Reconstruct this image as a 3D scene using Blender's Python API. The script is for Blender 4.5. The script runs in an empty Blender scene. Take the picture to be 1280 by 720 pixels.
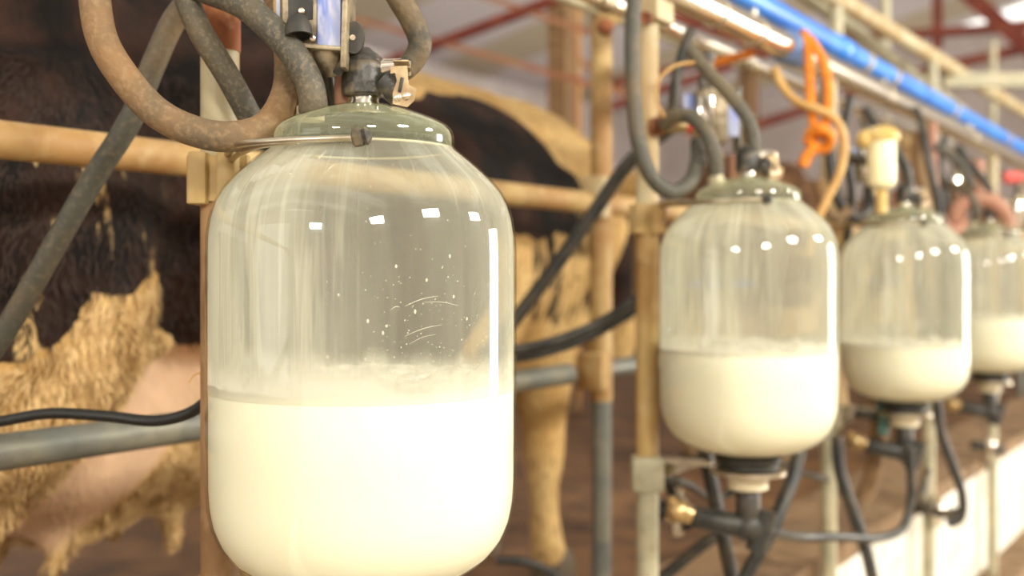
import bpy, bmesh, math, random
from mathutils import Vector, Matrix, noise
random.seed(7)
SC = bpy.context.scene
COL = SC.collection
PI = math.pi

# ------------------------------------------------------------------ camera
FPX = 1400.0                                   # focal length in pixels of the 1280 frame
CAM = Vector((-0.736, -0.660, 1.45))
RT = Vector((0.564, -0.826, 0)).normalized()   # to the right of the picture
FW = Vector((0.826, 0.564, 0)).normalized()    # away from the camera
UP = Vector((0, 0, 1))
HOR = 345.0
cd = bpy.data.cameras.new('camera'); cam = bpy.data.objects.new('camera', cd); COL.objects.link(cam)
cam.matrix_world = Matrix(((RT.x, 0, -FW.x, CAM.x), (RT.y, 0, -FW.y, CAM.y), (0, 1, 0, CAM.z), (0, 0, 0, 1)))
cd.sensor_width = 36; cd.lens = 36 * FPX / 1280; cd.shift_y = -15 / 1280
cd.clip_start = 0.02
cd.dof.use_dof = True; cd.dof.focus_distance = 0.90; cd.dof.aperture_fstop = 3.6
SC.camera = cam

# ------------------------------------------------------------------ light
SC.view_settings.view_transform = 'Standard'; SC.view_settings.look = 'None'
SC.view_settings.exposure = 0.32; SC.view_settings.gamma = 1
SC.view_settings.use_curve_mapping = False
w = bpy.data.worlds.new('sky'); SC.world = w; w.use_nodes = True
bg = w.node_tree.nodes['Background']; bg.inputs[0].default_value = (1.0, 0.97, 0.89, 1); bg.inputs[1].default_value = 1.75

def area(name, loc, target, sx, sy, power, col=(1, .97, .88)):
    l = bpy.data.lights.new(name, 'AREA'); l.shape = 'RECTANGLE'; l.size = sx; l.size_y = sy
    l.energy = power; l.color = col
    o = bpy.data.objects.new(name, l); COL.objects.link(o); o.location = loc
    o.rotation_euler = (Vector(target) - Vector(loc)).to_track_quat('-Z', 'Y').to_euler()
    return o
WINX = (-3.4, 0.35, 4.3)
for wx in WINX:                                # daylight entering each high window of the pit side
    area('window_daylight', (wx, -4.3, 3.55), (wx * .7, 0, 1.5), 1.0, 0.6, 150)
area('window_daylight', (-6.8, -0.9, 3.3), (0, 0, 1.4), 1.0, 0.6, 110)
area('added_doorway_key', (8.2, -4.3, 1.7), (1.6, 0, 1.2), 1.7, 2.6, 330, (1, .97, .88))   # key light from an unseen doorway added on the pit side

# pixel -> world on a plane
def ray(px, py): return FW + RT * ((px - 640) / FPX) + UP * ((HOR - py) / FPX)
def PY(px, py, y): d = ray(px, py); return CAM + d * ((y - CAM.y) / d.y)
def PX(px, py, x): d = ray(px, py); return CAM + d * ((x - CAM.x) / d.x)
def PZ(px, py, Z): return CAM + ray(px, py) * Z
def pixline(p, q, d, ext0, ext1):
    a = PY(*p, d); b = PY(*q, d); u = (b - a).normalized(); return a - u * ext0, b + u * ext1

# ------------------------------------------------------------------ materials
def mat(name, base=(.8, .8, .8), rough=.5, metal=0.0, c2=None, scale=20, c3=None, scale3=60, amt3=.5, bump=0, bscale=80,
        thr=(.4, .6), sss=0, trans=0, ior=1.45, coat=0, stretch=(1, 1, 1)):
    m = bpy.data.materials.new(name); m.use_nodes = True
    nt = m.node_tree; N = nt.nodes; L = nt.links; p = N['Principled BSDF']
    p.inputs['Base Color'].default_value = (*base, 1); p.inputs['Roughness'].default_value = rough
    p.inputs['Metallic'].default_value = metal; p.inputs['IOR'].default_value = ior
    p.inputs['Coat Weight'].default_value = coat
    if sss:
        p.inputs['Subsurface Weight'].default_value = sss; p.inputs['Subsurface Scale'].default_value = .02
        p.inputs['Subsurface Radius'].default_value = (1, .8, .5)
    if trans: p.inputs['Transmission Weight'].default_value = trans
    tc = N.new('ShaderNodeTexCoord'); mp = N.new('ShaderNodeMapping'); L.new(tc.outputs['Object'], mp.inputs[0])
    mp.inputs['Scale'].default_value = stretch
    last = None
    def layer(prev, col, sc, lo, hi, k=1.0):
        n = N.new('ShaderNodeTexNoise'); n.inputs['Scale'].default_value = sc; n.inputs['Detail'].default_value = 6
        L.new(mp.outputs[0], n.inputs['Vector'])
        r = N.new('ShaderNodeMapRange'); r.inputs[1].default_value = lo; r.inputs[2].default_value = hi; r.inputs[4].default_value = k
        L.new(n.outputs[0], r.inputs[0])
        x = N.new('ShaderNodeMix'); x.data_type = 'RGBA'; L.new(r.outputs[0], x.inputs[0])
        if prev is None: x.inputs[6].default_value = (*base, 1)
        else: L.new(prev, x.inputs[6])
        x.inputs[7].default_value = (*col, 1)
        return x.outputs[2]
    if c2: last = layer(last, c2, scale, *thr)
    if c3: last = layer(last, c3, scale3, .5, .7, amt3)
    if last: L.new(last, p.inputs['Base Color'])
    if bump:
        n = N.new('ShaderNodeTexNoise'); n.inputs['Scale'].default_value = bscale; n.inputs['Detail'].default_value = 5
        L.new(mp.outputs[0], n.inputs['Vector'])
        b = N.new('ShaderNodeBump'); b.inputs['Strength'].default_value = bump; b.inputs['Distance'].default_value = .004
        L.new(n.outputs[0], b.inputs['Height']); L.new(b.outputs[0], p.inputs['Normal'])
    return m

M = {}
M['tan_paint'] = mat('worn_tan_paint', (.46, .31, .12), .6, 0, (.33, .18, .06), 9, (.56, .42, .21), 30, .5, .25, 60)
M['brown_paint'] = mat('brown_stained_paint', (.34, .20, .09), .6, 0, (.22, .12, .05), 8, (.50, .33, .16), 40, .4, .2, 60)
M['cream_paint'] = mat('worn_cream_paint', (.50, .44, .27), .5, 0, (.42, .29, .13), 9, (.40, .24, .10), 50, .3, .2, 60)
M['grey_green'] = mat('weathered_galvanised', (.40, .38, .26), .5, .1, (.50, .45, .30), 16, (.28, .22, .12), 50, .5, .2, 60)
M['galv'] = mat('galvanised_pipe', (.15, .155, .135), .5, .3, (.21, .20, .15), 12, (.10, .10, .10), 40, .5, .15, 60)
M['steel'] = mat('stainless_steel', (.88, .82, .70), .2, 1)
M['dark_steel'] = mat('dull_steel', (.62, .56, .44), .34, 1, (.42, .35, .24), 25)
M['chrome'] = mat('polished_metal', (.85, .80, .68), .12, 1)
M['rust'] = mat('rusty_iron', (.30, .10, .035), .8, 0, (.16, .05, .02), 30, (.45, .22, .09), 60, .6, .4, 90)
M['redpaint'] = mat('red_oxide_paint', (.17, .028, .016), .6, 0, (.25, .06, .03), 6)
M['orange_paint'] = mat('faded_red_paint', (.33, .12, .06), .6, 0, (.42, .2, .1), 6)
M['hose_tan'] = mat('dusty_hose', (.25, .145, .065), .8, 0, (.13, .095, .055), 14, (.34, .23, .12), 180, .5, .3, 220, (.45, .7))
M['hose_grey'] = mat('grey_rubber_hose', (.075, .068, .05), .6, 0, (.14, .108, .06), 16, (.24, .19, .12), 260, .6, .3, 260, (.45, .7))
M['hose_mix'] = mat('muddy_grey_hose', (.065, .062, .047), .55, 0, (.15, .10, .05), 10, (.20, .155, .09), 150, .4, .3, 220, (.45, .7))
M['hose_brown'] = mat('brown_dusty_hose', (.13, .09, .045), .65, 0, (.05, .045, .032), 18, (.21, .15, .08), 120, .5, .3, 220)
M['grime_plate'] = mat('dusty_bare_metal', (.50, .38, .22), .4, .7, (.32, .22, .12), 60)
M['rubber'] = mat('black_rubber', (.022, .022, .02), .42, 0, (.05, .045, .035), 40)
M['rubber_grey'] = mat('worn_black_rubber', (.025, .026, .024), .45, 0, (.06, .05, .035), 30)
M['dustycap'] = mat('dusty_black_rubber', (.035, .032, .026), .38, 0, (.25, .18, .10), 22, (.4, .3, .18), 60, .4, .3, 120, (.5, .68))
M['brass'] = mat('old_brass', (.62, .44, .2), .35, .8, (.35, .25, .13), 40)
M['bluepvc'] = mat('blue_plastic_pipe', (.03, .19, .72), .3, 0, (.05, .26, .80), 6)
M['bluetape'] = mat('blue_tape', (.10, .17, .36), .5, 0, (.16, .24, .42), 30)
M['bluepanel'] = mat('worn_blue_white_panel', (.48, .52, .66), .35, 0, (.10, .16, .50), 45, (.7, .68, .62), 90, .6, .1, 60, stretch=(1, 1, .35))
M['grime_metal'] = mat('grimy_metal_casing', (.34, .28, .18), .45, .5, (.16, .12, .07), 45, (.5, .42, .3), 120, .5, .2, 80)
M['screw'] = mat('bright_screw_metal', (.8, .7, .55), .25, 1)
M['orange'] = mat('orange_rope', (.86, .27, .015), .6, 0, (.70, .19, .01), 60, bump=.5, bscale=250)
M['tan_tube'] = mat('yellowed_tube', (.62, .38, .13), .4, 0, (.5, .28, .08), 20)
M['wood'] = mat('stained_column', (.26, .15, .065), .6, 0, (.15, .08, .035), 6, (.36, .22, .1), 20, .5, stretch=(1, 1, .15))
M['orange_edge'] = mat('orange_edge_paint', (.60, .26, .06), .6, 0, (.5, .3, .12), 12)
M['white_wall'] = mat('white_wash', (.80, .78, .70), .8, 0, (.70, .64, .50), 5, (.45, .33, .2), 14, .35, .3, 40)
M['brown_ledge'] = mat('dirty_concrete', (.25, .155, .075), .85, 0, (.15, .085, .04), 6, (.36, .25, .14), 20, .5, .4, 40)
M['dark_floor'] = mat('wet_brown_floor', (.11, .052, .022), .6, 0, (.20, .10, .04), 3, (.035, .018, .008), 7, .8, .3, 20)
M['pit_floor'] = mat('pit_concrete', (.42, .34, .24), .7, 0, (.30, .22, .14), 4)
M['wall_paint'] = mat('pale_lilac_wall', (.86, .80, .80), .8, 0, (.76, .70, .68), 2)
M['wall_low'] = mat('stained_lower_wall', (.22, .12, .055), .8, 0, (.13, .065, .03), 3, (.34, .22, .11), 8, .5)
M['cable'] = mat('black_cable', (.018, .018, .016), .35)
M['nipple'] = mat('cream_plastic', (.70, .62, .42), .4)
M['pinkrubber'] = mat('pink_brown_rubber', (.42, .20, .13), .55, 0, (.34, .17, .10), 20)
M['bluemark'] = mat('blue_print', (.18, .24, .50), .6)
M['hoof'] = mat('hoof_horn', (.10, .07, .04), .6)
M['filter'] = mat('yellowed_clear_plastic', (.95, .88, .55), .25, sss=.4)
M['filtercap'] = mat('yellow_plastic_cap', (.62, .42, .12), .4, 0, (.72, .55, .22), 25)
M['teal'] = mat('teal_plastic', (.12, .28, .24), .4)

def glass_mat(name, tint, film=0.0):
    """thin-walled glass: clear with a Fresnel reflection"""
    m = bpy.data.materials.new(name); m.use_nodes = True; nt = m.node_tree; N = nt.nodes; L = nt.links
    for n in list(N):
        if n.type != 'OUTPUT_MATERIAL': N.remove(n)
    out = [n for n in N if n.type == 'OUTPUT_MATERIAL'][0]
    tr = N.new('ShaderNodeBsdfTransparent'); tr.inputs[0].default_value = (*tint, 1)
    gl = N.new('ShaderNodeBsdfGlossy'); gl.inputs[1].default_value = .03
    fr = N.new('ShaderNodeFresnel'); fr.inputs[0].default_value = 1.5
    geo = N.new('ShaderNodeNewGeometry')
    # the same reflectance on both faces of the thin wall
    ml = N.new('ShaderNodeMixShader')
    lw = N.new('ShaderNodeLayerWeight'); lw.inputs[0].default_value = .5
    pw = N.new('ShaderNodeMath'); pw.operation = 'POWER'; pw.inputs[1].default_value = 4.0; L.new(lw.outputs['Facing'], pw.inputs[0])
    mm = N.new('ShaderNodeMath'); mm.operation = 'MULTIPLY_ADD'; mm.inputs[1].default_value = .40; mm.inputs[2].default_value = .04
    L.new(pw.outputs[0], mm.inputs[0])
    L.new(mm.outputs[0], ml.inputs[0]); L.new(tr.outputs[0], ml.inputs[1]); L.new(gl.outputs[0], ml.inputs[2])
    L.new(ml.outputs[0], out.inputs[0])
    return m
M['glass'] = glass_mat('clear_jar_glass', (.985, .99, .97))
M['lidglass'] = glass_mat('green_tinted_lid_glass', (.965, .98, .94))

def film_mat(name, dens, col, seed, side=(-0.93, 0.36), base=.20, lvl=None, band=.030):
    """dried milk film inside the glass: streaks running down, thicker where the milk comes in"""
    m = bpy.data.materials.new(name); m.use_nodes = True; nt = m.node_tree; N = nt.nodes; L = nt.links
    p = N['Principled BSDF']; out = [n for n in N if n.type == 'OUTPUT_MATERIAL'][0]; N.remove(p)
    def math_(op, a, b=None, c=None):
        n = N.new('ShaderNodeMath'); n.operation = op
        for i, v in enumerate((a, b, c)):
            if v is None: continue
            if isinstance(v, (int, float)): n.inputs[i].default_value = v
            else: L.new(v, n.inputs[i])
        return n.outputs[0]
    tc = N.new('ShaderNodeTexCoord'); sp = N.new('ShaderNodeSeparateXYZ'); L.new(tc.outputs['Object'], sp.inputs[0])
    ang = math_('ARCTAN2', sp.outputs[1], sp.outputs[0])
    def streak(ka, kz, lo, hi, off, detail=4, dist=0.0):
        cb = N.new('ShaderNodeCombineXYZ'); L.new(math_('MULTIPLY', ang, ka), cb.inputs[0]); L.new(math_('MULTIPLY', sp.outputs[2], kz), cb.inputs[1])
        cb.inputs[2].default_value = off + seed
        n = N.new('ShaderNodeTexNoise'); n.inputs['Scale'].default_value = 1; n.inputs['Detail'].default_value = detail
        n.inputs['Distortion'].default_value = dist
        L.new(cb.outputs[0], n.inputs['Vector'])
        r = N.new('ShaderNodeMapRange'); r.interpolation_type = 'SMOOTHSTEP'; r.inputs[1].default_value = lo; r.inputs[2].default_value = hi
        L.new(n.outputs[0], r.inputs[0]); return r.outputs[0]
    wide = streak(3, 2.5, .35, .7, 1.3, 3, .4)
    fine = streak(14, 6, .5, .72, 5.1, 4, .6)
    hair = streak(36, 5, .56, .70, 9.1, 2, .2)
    # thicker on the inlet side
    dx = math_('MULTIPLY', sp.outputs[0], side[0] / .134); dy = math_('MULTIPLY', sp.outputs[1], side[1] / .134)
    sd = math_('ADD', dx, dy)
    sr = N.new('ShaderNodeMapRange'); sr.interpolation_type = 'SMOOTHSTEP'; sr.inputs[1].default_value = .25; sr.inputs[2].default_value = .95
    sr.inputs[3].default_value = .16; sr.inputs[4].default_value = 1.0; L.new(sd, sr.inputs[0])
    a = math_('MULTIPLY_ADD', wide, .50, .14)
    a = math_('MULTIPLY_ADD', fine, .50, a)
    a = math_('MULTIPLY_ADD', hair, .14, a)
    a = math_('MULTIPLY', a, sr.outputs[0])
    a = math_('ADD', a, base)
    a = math_('MULTIPLY', a, dens)
    if lvl is not None:      # froth residue clinging just above the milk
        r2 = N.new('ShaderNodeMapRange'); r2.interpolation_type = 'SMOOTHSTEP'; r2.inputs[1].default_value = lvl; r2.inputs[2].default_value = lvl + band
        r2.inputs[3].default_value = 1; r2.inputs[4].default_value = 0
        L.new(math_('ADD', sp.outputs[2], math_('MULTIPLY', wide, -.010)), r2.inputs[0]); a = math_('ADD', a, math_('MULTIPLY', r2.outputs[0], .85))
    # optical depth grows at grazing angles
    lw = N.new('ShaderNodeLayerWeight'); lw.inputs[0].default_value = .5
    cosv = math_('MAXIMUM', math_('SUBTRACT', 1.0, lw.outputs['Facing']), .12)
    a = math_('DIVIDE', a, math_('POWER', cosv, .7))
    a = math_('MINIMUM', a, .93)
    df = N.new('ShaderNodeBsdfDiffuse'); df.inputs[0].default_value = (*col, 1)
    tl = N.new('ShaderNodeBsdfTranslucent'); tl.inputs[0].default_value = (*col, 1)
    if lvl is not None:
        cx = N.new('ShaderNodeMix'); cx.data_type = 'RGBA'; L.new(r2.outputs[0], cx.inputs[0]); cx.inputs[6].default_value = (*col, 1); cx.inputs[7].default_value = (.93, .91, .82, 1)
        L.new(cx.outputs[2], df.inputs[0]); L.new(cx.outputs[2], tl.inputs[0])
    m1 = N.new('ShaderNodeMixShader'); m1.inputs[0].default_value = .45; L.new(df.outputs[0], m1.inputs[1]); L.new(tl.outputs[0], m1.inputs[2])
    tr = N.new('ShaderNodeBsdfTransparent')
    m2 = N.new('ShaderNodeMixShader'); L.new(a, m2.inputs[0]); L.new(tr.outputs[0], m2.inputs[1]); L.new(m1.outputs[0], m2.inputs[2])
    L.new(m2.outputs[0], out.inputs[0])
    return m
M['film'] = film_mat('dried_milk_film', .82, (.68, .66, .56), 0, lvl=.166)
for _i, _l in ((1, 1.341), (2, 1.305), (3, 1.336)): M['film_far%d' % _i] = film_mat('thick_milk_film', 1.0, (.74, .72, .60), 4, lvl=_l - 1.182 - .004, band=.014)
M['film_lid'] = film_mat('hazy_lid_film', .4, (.62, .62, .47), 8, base=.30)
M['milk'] = mat('fresh_milk', (.94, .90, .72), .5, sss=.15, ior=1.3)
M['foam'] = mat('milk_foam', (.90, .87, .76), .5, 0, (.80, .76, .64), 60, bump=.6, bscale=160, sss=.3)

def coat_mat(name, dark, dark2, light, light2, pink, fleck=.5):
    m = bpy.data.materials.new(name); m.use_nodes = True; nt = m.node_tree; N = nt.nodes; L = nt.links
    p = N['Principled BSDF']; p.inputs['Roughness'].default_value = .85; p.inputs['Specular IOR Level'].default_value = .15
    tc = N.new('ShaderNodeTexCoord')
    mp = N.new('ShaderNodeMapping'); mp.inputs['Scale'].default_value = (1.5, 1, .45); mp.inputs['Rotation'].default_value = (0, .35, 0); L.new(tc.outputs['Object'], mp.inputs[0])
    def nz(sc, v, d=5):
        n = N.new('ShaderNodeTexNoise'); n.inputs['Scale'].default_value = sc; n.inputs['Detail'].default_value = d; L.new(v, n.inputs['Vector']); return n.outputs[0]
    def mr(v, lo, hi):
        r = N.new('ShaderNodeMapRange'); r.inputs[1].default_value = lo; r.inputs[2].default_value = hi; L.new(v, r.inputs[0]); return r.outputs[0]
    def mixc(f, a, b):
        x = N.new('ShaderNodeMix'); x.data_type = 'RGBA'; L.new(f, x.inputs[0])
        for i, c in ((6, a), (7, b)):
            if isinstance(c, tuple): x.inputs[i].default_value = (*c, 1)
            else: L.new(c, x.inputs[i])
        return x.outputs[2]
    hair = nz(90, mp.outputs[0], 4); big = nz(9, tc.outputs['Object'], 4)
    lc = mixc(mr(big, .35, .65), light, light2)
    lc = mixc(mr(hair, .50, .72), lc, tuple(c * .45 for c in light2))
    dc = mixc(mr(big, .42, .62), dark, dark2)
    fl = nz(26, mp.outputs[0], 6)
    ad = N.new('ShaderNodeAttribute'); ad.attribute_name = 'dark'
    af = N.new('ShaderNodeAttribute'); af.attribute_name = 'fleck'
    ap = N.new('ShaderNodeAttribute'); ap.attribute_name = 'pink'
    mu = N.new('ShaderNodeMath'); mu.operation = 'MULTIPLY'; L.new(mr(fl, .58, .66), mu.inputs[0]); L.new(af.outputs['Fac'], mu.inputs[1])
    dc = mixc(mu.outputs[0], dc, light)
    ed = N.new('ShaderNodeMath'); ed.operation = 'MULTIPLY_ADD'; L.new(nz(22, mp.outputs[0], 6), ed.inputs[0]); ed.inputs[1].default_value = .9
    L.new(ad.outputs['Fac'], ed.inputs[2])
    c = mixc(mr(ed.outputs[0], .92, 1.02), lc, dc)
    pk = mixc(mr(nz(12, tc.outputs['Object'], 3), .4, .6), pink, tuple(x * .85 for x in pink))
    c = mixc(ap.outputs['Fac'], c, pk)
    L.new(c, p.inputs['Base Color'])
    b = N.new('ShaderNodeBump'); b.inputs['Strength'].default_value = .8; b.inputs['Distance'].default_value = .006
    L.new(hair, b.inputs['Height']); L.new(b.outputs[0], p.inputs['Normal'])
    return m
M['coat'] = coat_mat('black_and_cream_coat', (.008, .006, .005), (.035, .016, .010), (.62, .42, .18), (.48, .29, .10), (.68, .45, .28))
M['coat2'] = coat_mat('brown_and_cream_coat', (.10, .05, .025), (.18, .09, .04), (.66, .48, .26), (.50, .30, .12), (.72, .47, .30))
M['lighthair'] = mat('cream_hair', (.66, .45, .20), .7, 0, (.45, .27, .10), 60)
M['darkhair'] = mat('dark_hair', (.03, .016, .010), .9)

# ------------------------------------------------------------------ helpers
def link(name, me, m, parent=None, smooth=True):
    o = bpy.data.objects.new(name, me); COL.objects.link(o)
    if m is not None and not me.materials:
        me.materials.append(M[m] if isinstance(m, str) else m)
    if smooth:
        for p in me.polygons: p.use_smooth = True
    if parent is not None:
        o.parent = parent; o.matrix_parent_inverse = Matrix.Translation(-parent.location)
    return o
def obj(name, bm, m, parent=None, smooth=True, sharp=None):
    bmesh.ops.recalc_face_normals(bm, faces=bm.faces)
    me = bpy.data.meshes.new(name); bm.to_mesh(me); bm.free()
    if smooth and sharp is not None:
        me.set_sharp_from_angle(angle=math.radians(sharp)) if hasattr(me, 'set_sharp_from_angle') else None
    o = link(name, me, m, parent, smooth)
    if smooth: me.set_sharp_from_angle(angle=math.radians(sharp or 50))
    return o
def thing(name, label, cat, loc=(0, 0, 0), group=None):
    o = bpy.data.objects.new(name, None); COL.objects.link(o); o.location = loc; o.empty_display_size = .05
    tag(o, label, cat, group); return o
def tag(o, label, cat, group=None):
    o['label'] = label; o['category'] = cat
    if group: o['group'] = group
    return o
def struct(o): o['kind'] = 'structure'; return o
def bx(bm, c, s, rot=None, bev=0):
    r = bmesh.ops.create_cube(bm, size=1); vs = r['verts']
    bmesh.ops.scale(bm, vec=s, verts=vs)
    if bev:
        es = list({e for v in vs for e in v.link_edges})
        q = bmesh.ops.bevel(bm, geom=es, offset=bev, segments=2, affect='EDGES', profile=.5)
        vs = list({v for f in q['faces'] for v in f.verts} | {v for v in vs if v.is_valid})
    if rot is not None: bmesh.ops.transform(bm, matrix=rot.to_4x4() if hasattr(rot, 'to_4x4') else rot, verts=vs)
    bmesh.ops.translate(bm, vec=c, verts=vs); return vs
def axis_mat(d):
    return Vector(d).normalized().to_track_quat('Z', 'Y').to_matrix()
def cyl(bm, a, b, r, r2=None, seg=24, cap=True, bev=0):
    a = Vector(a); b = Vector(b); d = b - a
    r2 = r if r2 is None else r2
    prof = [(r, 0), (r2, d.length)]
    if bev: prof = [(r - bev, 0), (r, bev), (r2, d.length - bev), (r2 - bev, d.length)]
    lathe(bm, prof, a, axis_mat(d), seg, cap)
def lathe(bm, prof, org=(0, 0, 0), rot=None, seg=32, cap=True):
    org = Vector(org); rings = []
    for (r, z) in prof:
        ring = []
        for i in range(seg):
            t = 2 * PI * i / seg; v = Vector((r * math.cos(t), r * math.sin(t), z))
            if rot is not None: v = rot @ v
            ring.append(bm.verts.new(v + org))
        rings.append(ring)
    for A, B in zip(rings, rings[1:]):
        for i in range(seg):
            j = (i + 1) % seg; bm.faces.new((A[i], A[j], B[j], B[i]))
    if cap:
        bm.faces.new(list(reversed(rings[0]))); bm.faces.new(rings[-1])
    return rings
def spline(pts, n=10):
    pts = [Vector(p) for p in pts]
    if len(pts) == 2: return [pts[0].lerp(pts[1], i / n) for i in range(n + 1)]
    P = [2 * pts[0] - pts[1]] + pts + [2 * pts[-1] - pts[-2]]; out = []
    for k in range(1, len(P) - 2):
        p0, p1, p2, p3 = P[k - 1:k + 3]
        # centripetal Catmull-Rom
        t0 = 0; t1 = t0 + max((p1 - p0).length, 1e-6) ** .5; t2 = t1 + max((p2 - p1).length, 1e-6) ** .5; t3 = t2 + max((p3 - p2).length, 1e-6) ** .5
        for i in range(n):
            t = t1 + (t2 - t1) * i / n
            A1 = p0 * ((t1 - t) / (t1 - t0)) + p1 * ((t - t0) / (t1 - t0)); A2 = p1 * ((t2 - t) / (t2 - t1)) + p2 * ((t - t1) / (t2 - t1))
            A3 = p2 * ((t3 - t) / (t3 - t2)) + p3 * ((t - t2) / (t3 - t2))
            B1 = A1 * ((t2 - t) / (t2 - t0)) + A2 * ((t - t0) / (t2 - t0)); B2 = A2 * ((t3 - t) / (t3 - t1)) + A3 * ((t - t1) / (t3 - t1))
            out.append(B1 * ((t2 - t) / (t2 - t1)) + B2 * ((t - t1) / (t2 - t1)))
    out.append(pts[-1]); return out
def tube(bm, pts, r, n=10, seg=16, r2=None, closed=False):
    c = spline(pts, n); m = len(c); prev = None; rings = []
    T = [(c[min(i + 1, m - 1)] - c[max(i - 1, 0)]).normalized() for i in range(m)]
    nrm = T[0].orthogonal().normalized()
    for i in range(m):
        nrm = (nrm - T[i] * nrm.dot(T[i])).normalized(); b = T[i].cross(nrm)
        rr = r if r2 is None else r + (r2 - r) * i / (m - 1)
        if callable(r): rr = r(i / (m - 1))
        rings.append([bm.verts.new(c[i] + (nrm * math.cos(2 * PI * k / seg) + b * math.sin(2 * PI * k / seg)) * rr) for k in range(seg)])
    for A, B in zip(rings, rings[1:]):
        for i in range(seg):
            j = (i + 1) % seg; bm.faces.new((A[i], A[j], B[j], B[i]))
    bm.faces.new(list(reversed(rings[0]))); bm.faces.new(rings[-1])
def sph(bm, c, r, u=16, v=10, s=(1, 1, 1)):
    q = bmesh.ops.create_uvsphere(bm, u_segments=u, v_segments=v, radius=r)
    bmesh.ops.scale(bm, vec=s, verts=q['verts']); bmesh.ops.translate(bm, vec=c, verts=q['verts'])
def NB(): return bmesh.new()

def hose(name, pts, r, m, label, cat='hose', group=None, parent=None, n=12, seg=18):
    bm = NB(); tube(bm, pts, r, n, seg); o = obj(name, bm, m, parent, sharp=70)
    if label: tag(o, label, cat, group)
    return o

# ------------------------------------------------------------------ setting
PLAT = 0.70                    # level the cows stand on
KT = 0.815                     # kerb top
X0, X1, Y0, Y1 = -7.0, 16.0, -4.5, 7.5
def slab(name, lo, hi, m, kind='structure'):
    bm = NB(); lo = Vector(lo); hi = Vector(hi); bx(bm, (lo + hi) / 2, hi - lo)
    o = obj(name, bm, m, smooth=False)
    if kind: o['kind'] = kind
    return o
slab('floor', (X0, Y0, -.1), (X1, .20, 0), 'pit_floor')
bm = NB(); bx(bm, ((X0 + X1) / 2, (.44 + Y1) / 2, PLAT / 2), (X1 - X0, Y1 - .44, PLAT)); o = obj('floor_platform', bm, 'dark_floor', smooth=False); struct(o)
# kerb wall between pit and platform
slab('wall_pit', (X0, .20, 0), (X1, .44, KT - .045), 'white_wall')
slab('trim_1', (X0, .185, KT - .045), (X1, .46, KT), 'brown_ledge')
slab('trim_2', (X0, .08, 0), (X1, .20, .41), 'brown_ledge')
# far wall of the shed with openings, low dark band
def wall_with_holes(name, axis, pos, th, a0, a1, z0, z1, holes, m):
    """holes: (a0,a1,z0,z1)"""
    bm = NB(); cuts = sorted({a0, a1, *[h[0] for h in holes], *[h[1] for h in holes]})
    for u, v in zip(cuts, cuts[1:]):
        zs = [z0]
        hs = sorted([h for h in holes if h[0] <= u + 1e-6 and h[1] >= v - 1e-6], key=lambda h: h[2])
        cur = z0
        for h in hs + [None]:
            top = h[2] if h else z1
            if top - cur > 1e-4:
                if axis == 'y': bx(bm, ((u + v) / 2, pos, (cur + top) / 2), (v - u, th, top - cur))
                else: bx(bm, (pos, (u + v) / 2, (cur + top) / 2), (th, v - u, top - cur))
            if h: cur = h[3]
    return struct(obj(name, bm, m, smooth=False))
far_holes = [(4.2, 5.6, 2.6, 3.4), (6.2, 7.6, 2.6, 3.4), (9, 10.5, 2.6, 3.4), (12, 13.5, 2.6, 3.4)]
wall_with_holes('wall_far', 'y', Y1, .15, X0, X1, 0, 5.0, far_holes, 'wall_paint')
slab('baseboard_far', (X0, Y1 - .12, PLAT), (X1, Y1 - .075, 2.35), 'wall_low')
near_holes = [(wx - .55, wx + .55, 3.2, 3.9) for wx in WINX] + [(7.3, 9.1, .02, 3.05), (11, 12.2, 3.1, 4.1)]  # the tall opening is added for the key light
wall_with_holes('wall_near', 'y', Y0, .15, X0, X1, 0, 5.0, near_holes, 'wall_paint')
wall_with_holes('wall_left', 'x', X0, .15, Y0, Y1, 0, 5.0, [(-1.75, -.65, 2.8, 3.8), (1.5, 5.5, .7, 3.6)], 'wall_paint')
slab('wall_right', (X1, Y0, 0), (X1 + .15, Y1, 5.0), 'wall_paint')
# window frames in the openings
k = 0
for hs, yy in ((far_holes, Y1), (near_holes, Y0)):
    for (a, b, z0, z1) in hs:
        k += 1; bm = NB()
        for s in ((a, (z0 + z1) / 2, .05, z1 - z0), (b, (z0 + z1) / 2, .05, z1 - z0), ((a + b) / 2, (z0 + z1) / 2, .04, z1 - z0)):
            bx(bm, (s[0], yy, s[1]), (s[2], .08, s[3]))
        for z in (z0, (z0 + z1) / 2, z1): bx(bm, ((a + b) / 2, yy, z), (b - a, .08, .04))
        struct(obj('window_%d' % k, bm, 'grey_green', smooth=False))
# roof: corrugated sheets rising to a ridge over the stalls, translucent strips; plain sheets pass sky too, to brighten the ceiling
def roof_sheet(name, x0, x1, y0, z0, y1, z1, m):
    bm = NB(); n = int((x1 - x0) / .04); prev = None
    for i in range(n + 1):
        x = x0 + (x1 - x0) * i / n; dz = .02 * math.sin(x * 2 * PI / .16)
        a = bm.verts.new((x, y0, z0 + dz)); b = bm.verts.new((x, y1, z1 + dz))
        if prev: bm.faces.new((prev[0], a, b, prev[1]))
        prev = (a, b)
    o = obj(name, bm, m, smooth=True, sharp=80)
    md = o.modifiers.new('thick', 'SOLIDIFY'); md.thickness = .006
    return struct(o)
def translucent(name, col, k=.85):
    m = bpy.data.materials.new(name); m.use_nodes = True; N = m.node_tree.nodes; L = m.node_tree.links
    p = N['Principled BSDF']; out = [n for n in N if n.type == 'OUTPUT_MATERIAL'][0]
    t = N.new('ShaderNodeBsdfTranslucent'); t.inputs[0].default_value = (*col, 1); x = N.new('ShaderNodeMixShader'); x.inputs[0].default_value = k
    L.new(p.outputs[0], x.inputs[1]); L.new(t.outputs[0], x.inputs[2]); L.new(x.outputs[0], out.inputs[0]); return m
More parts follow.
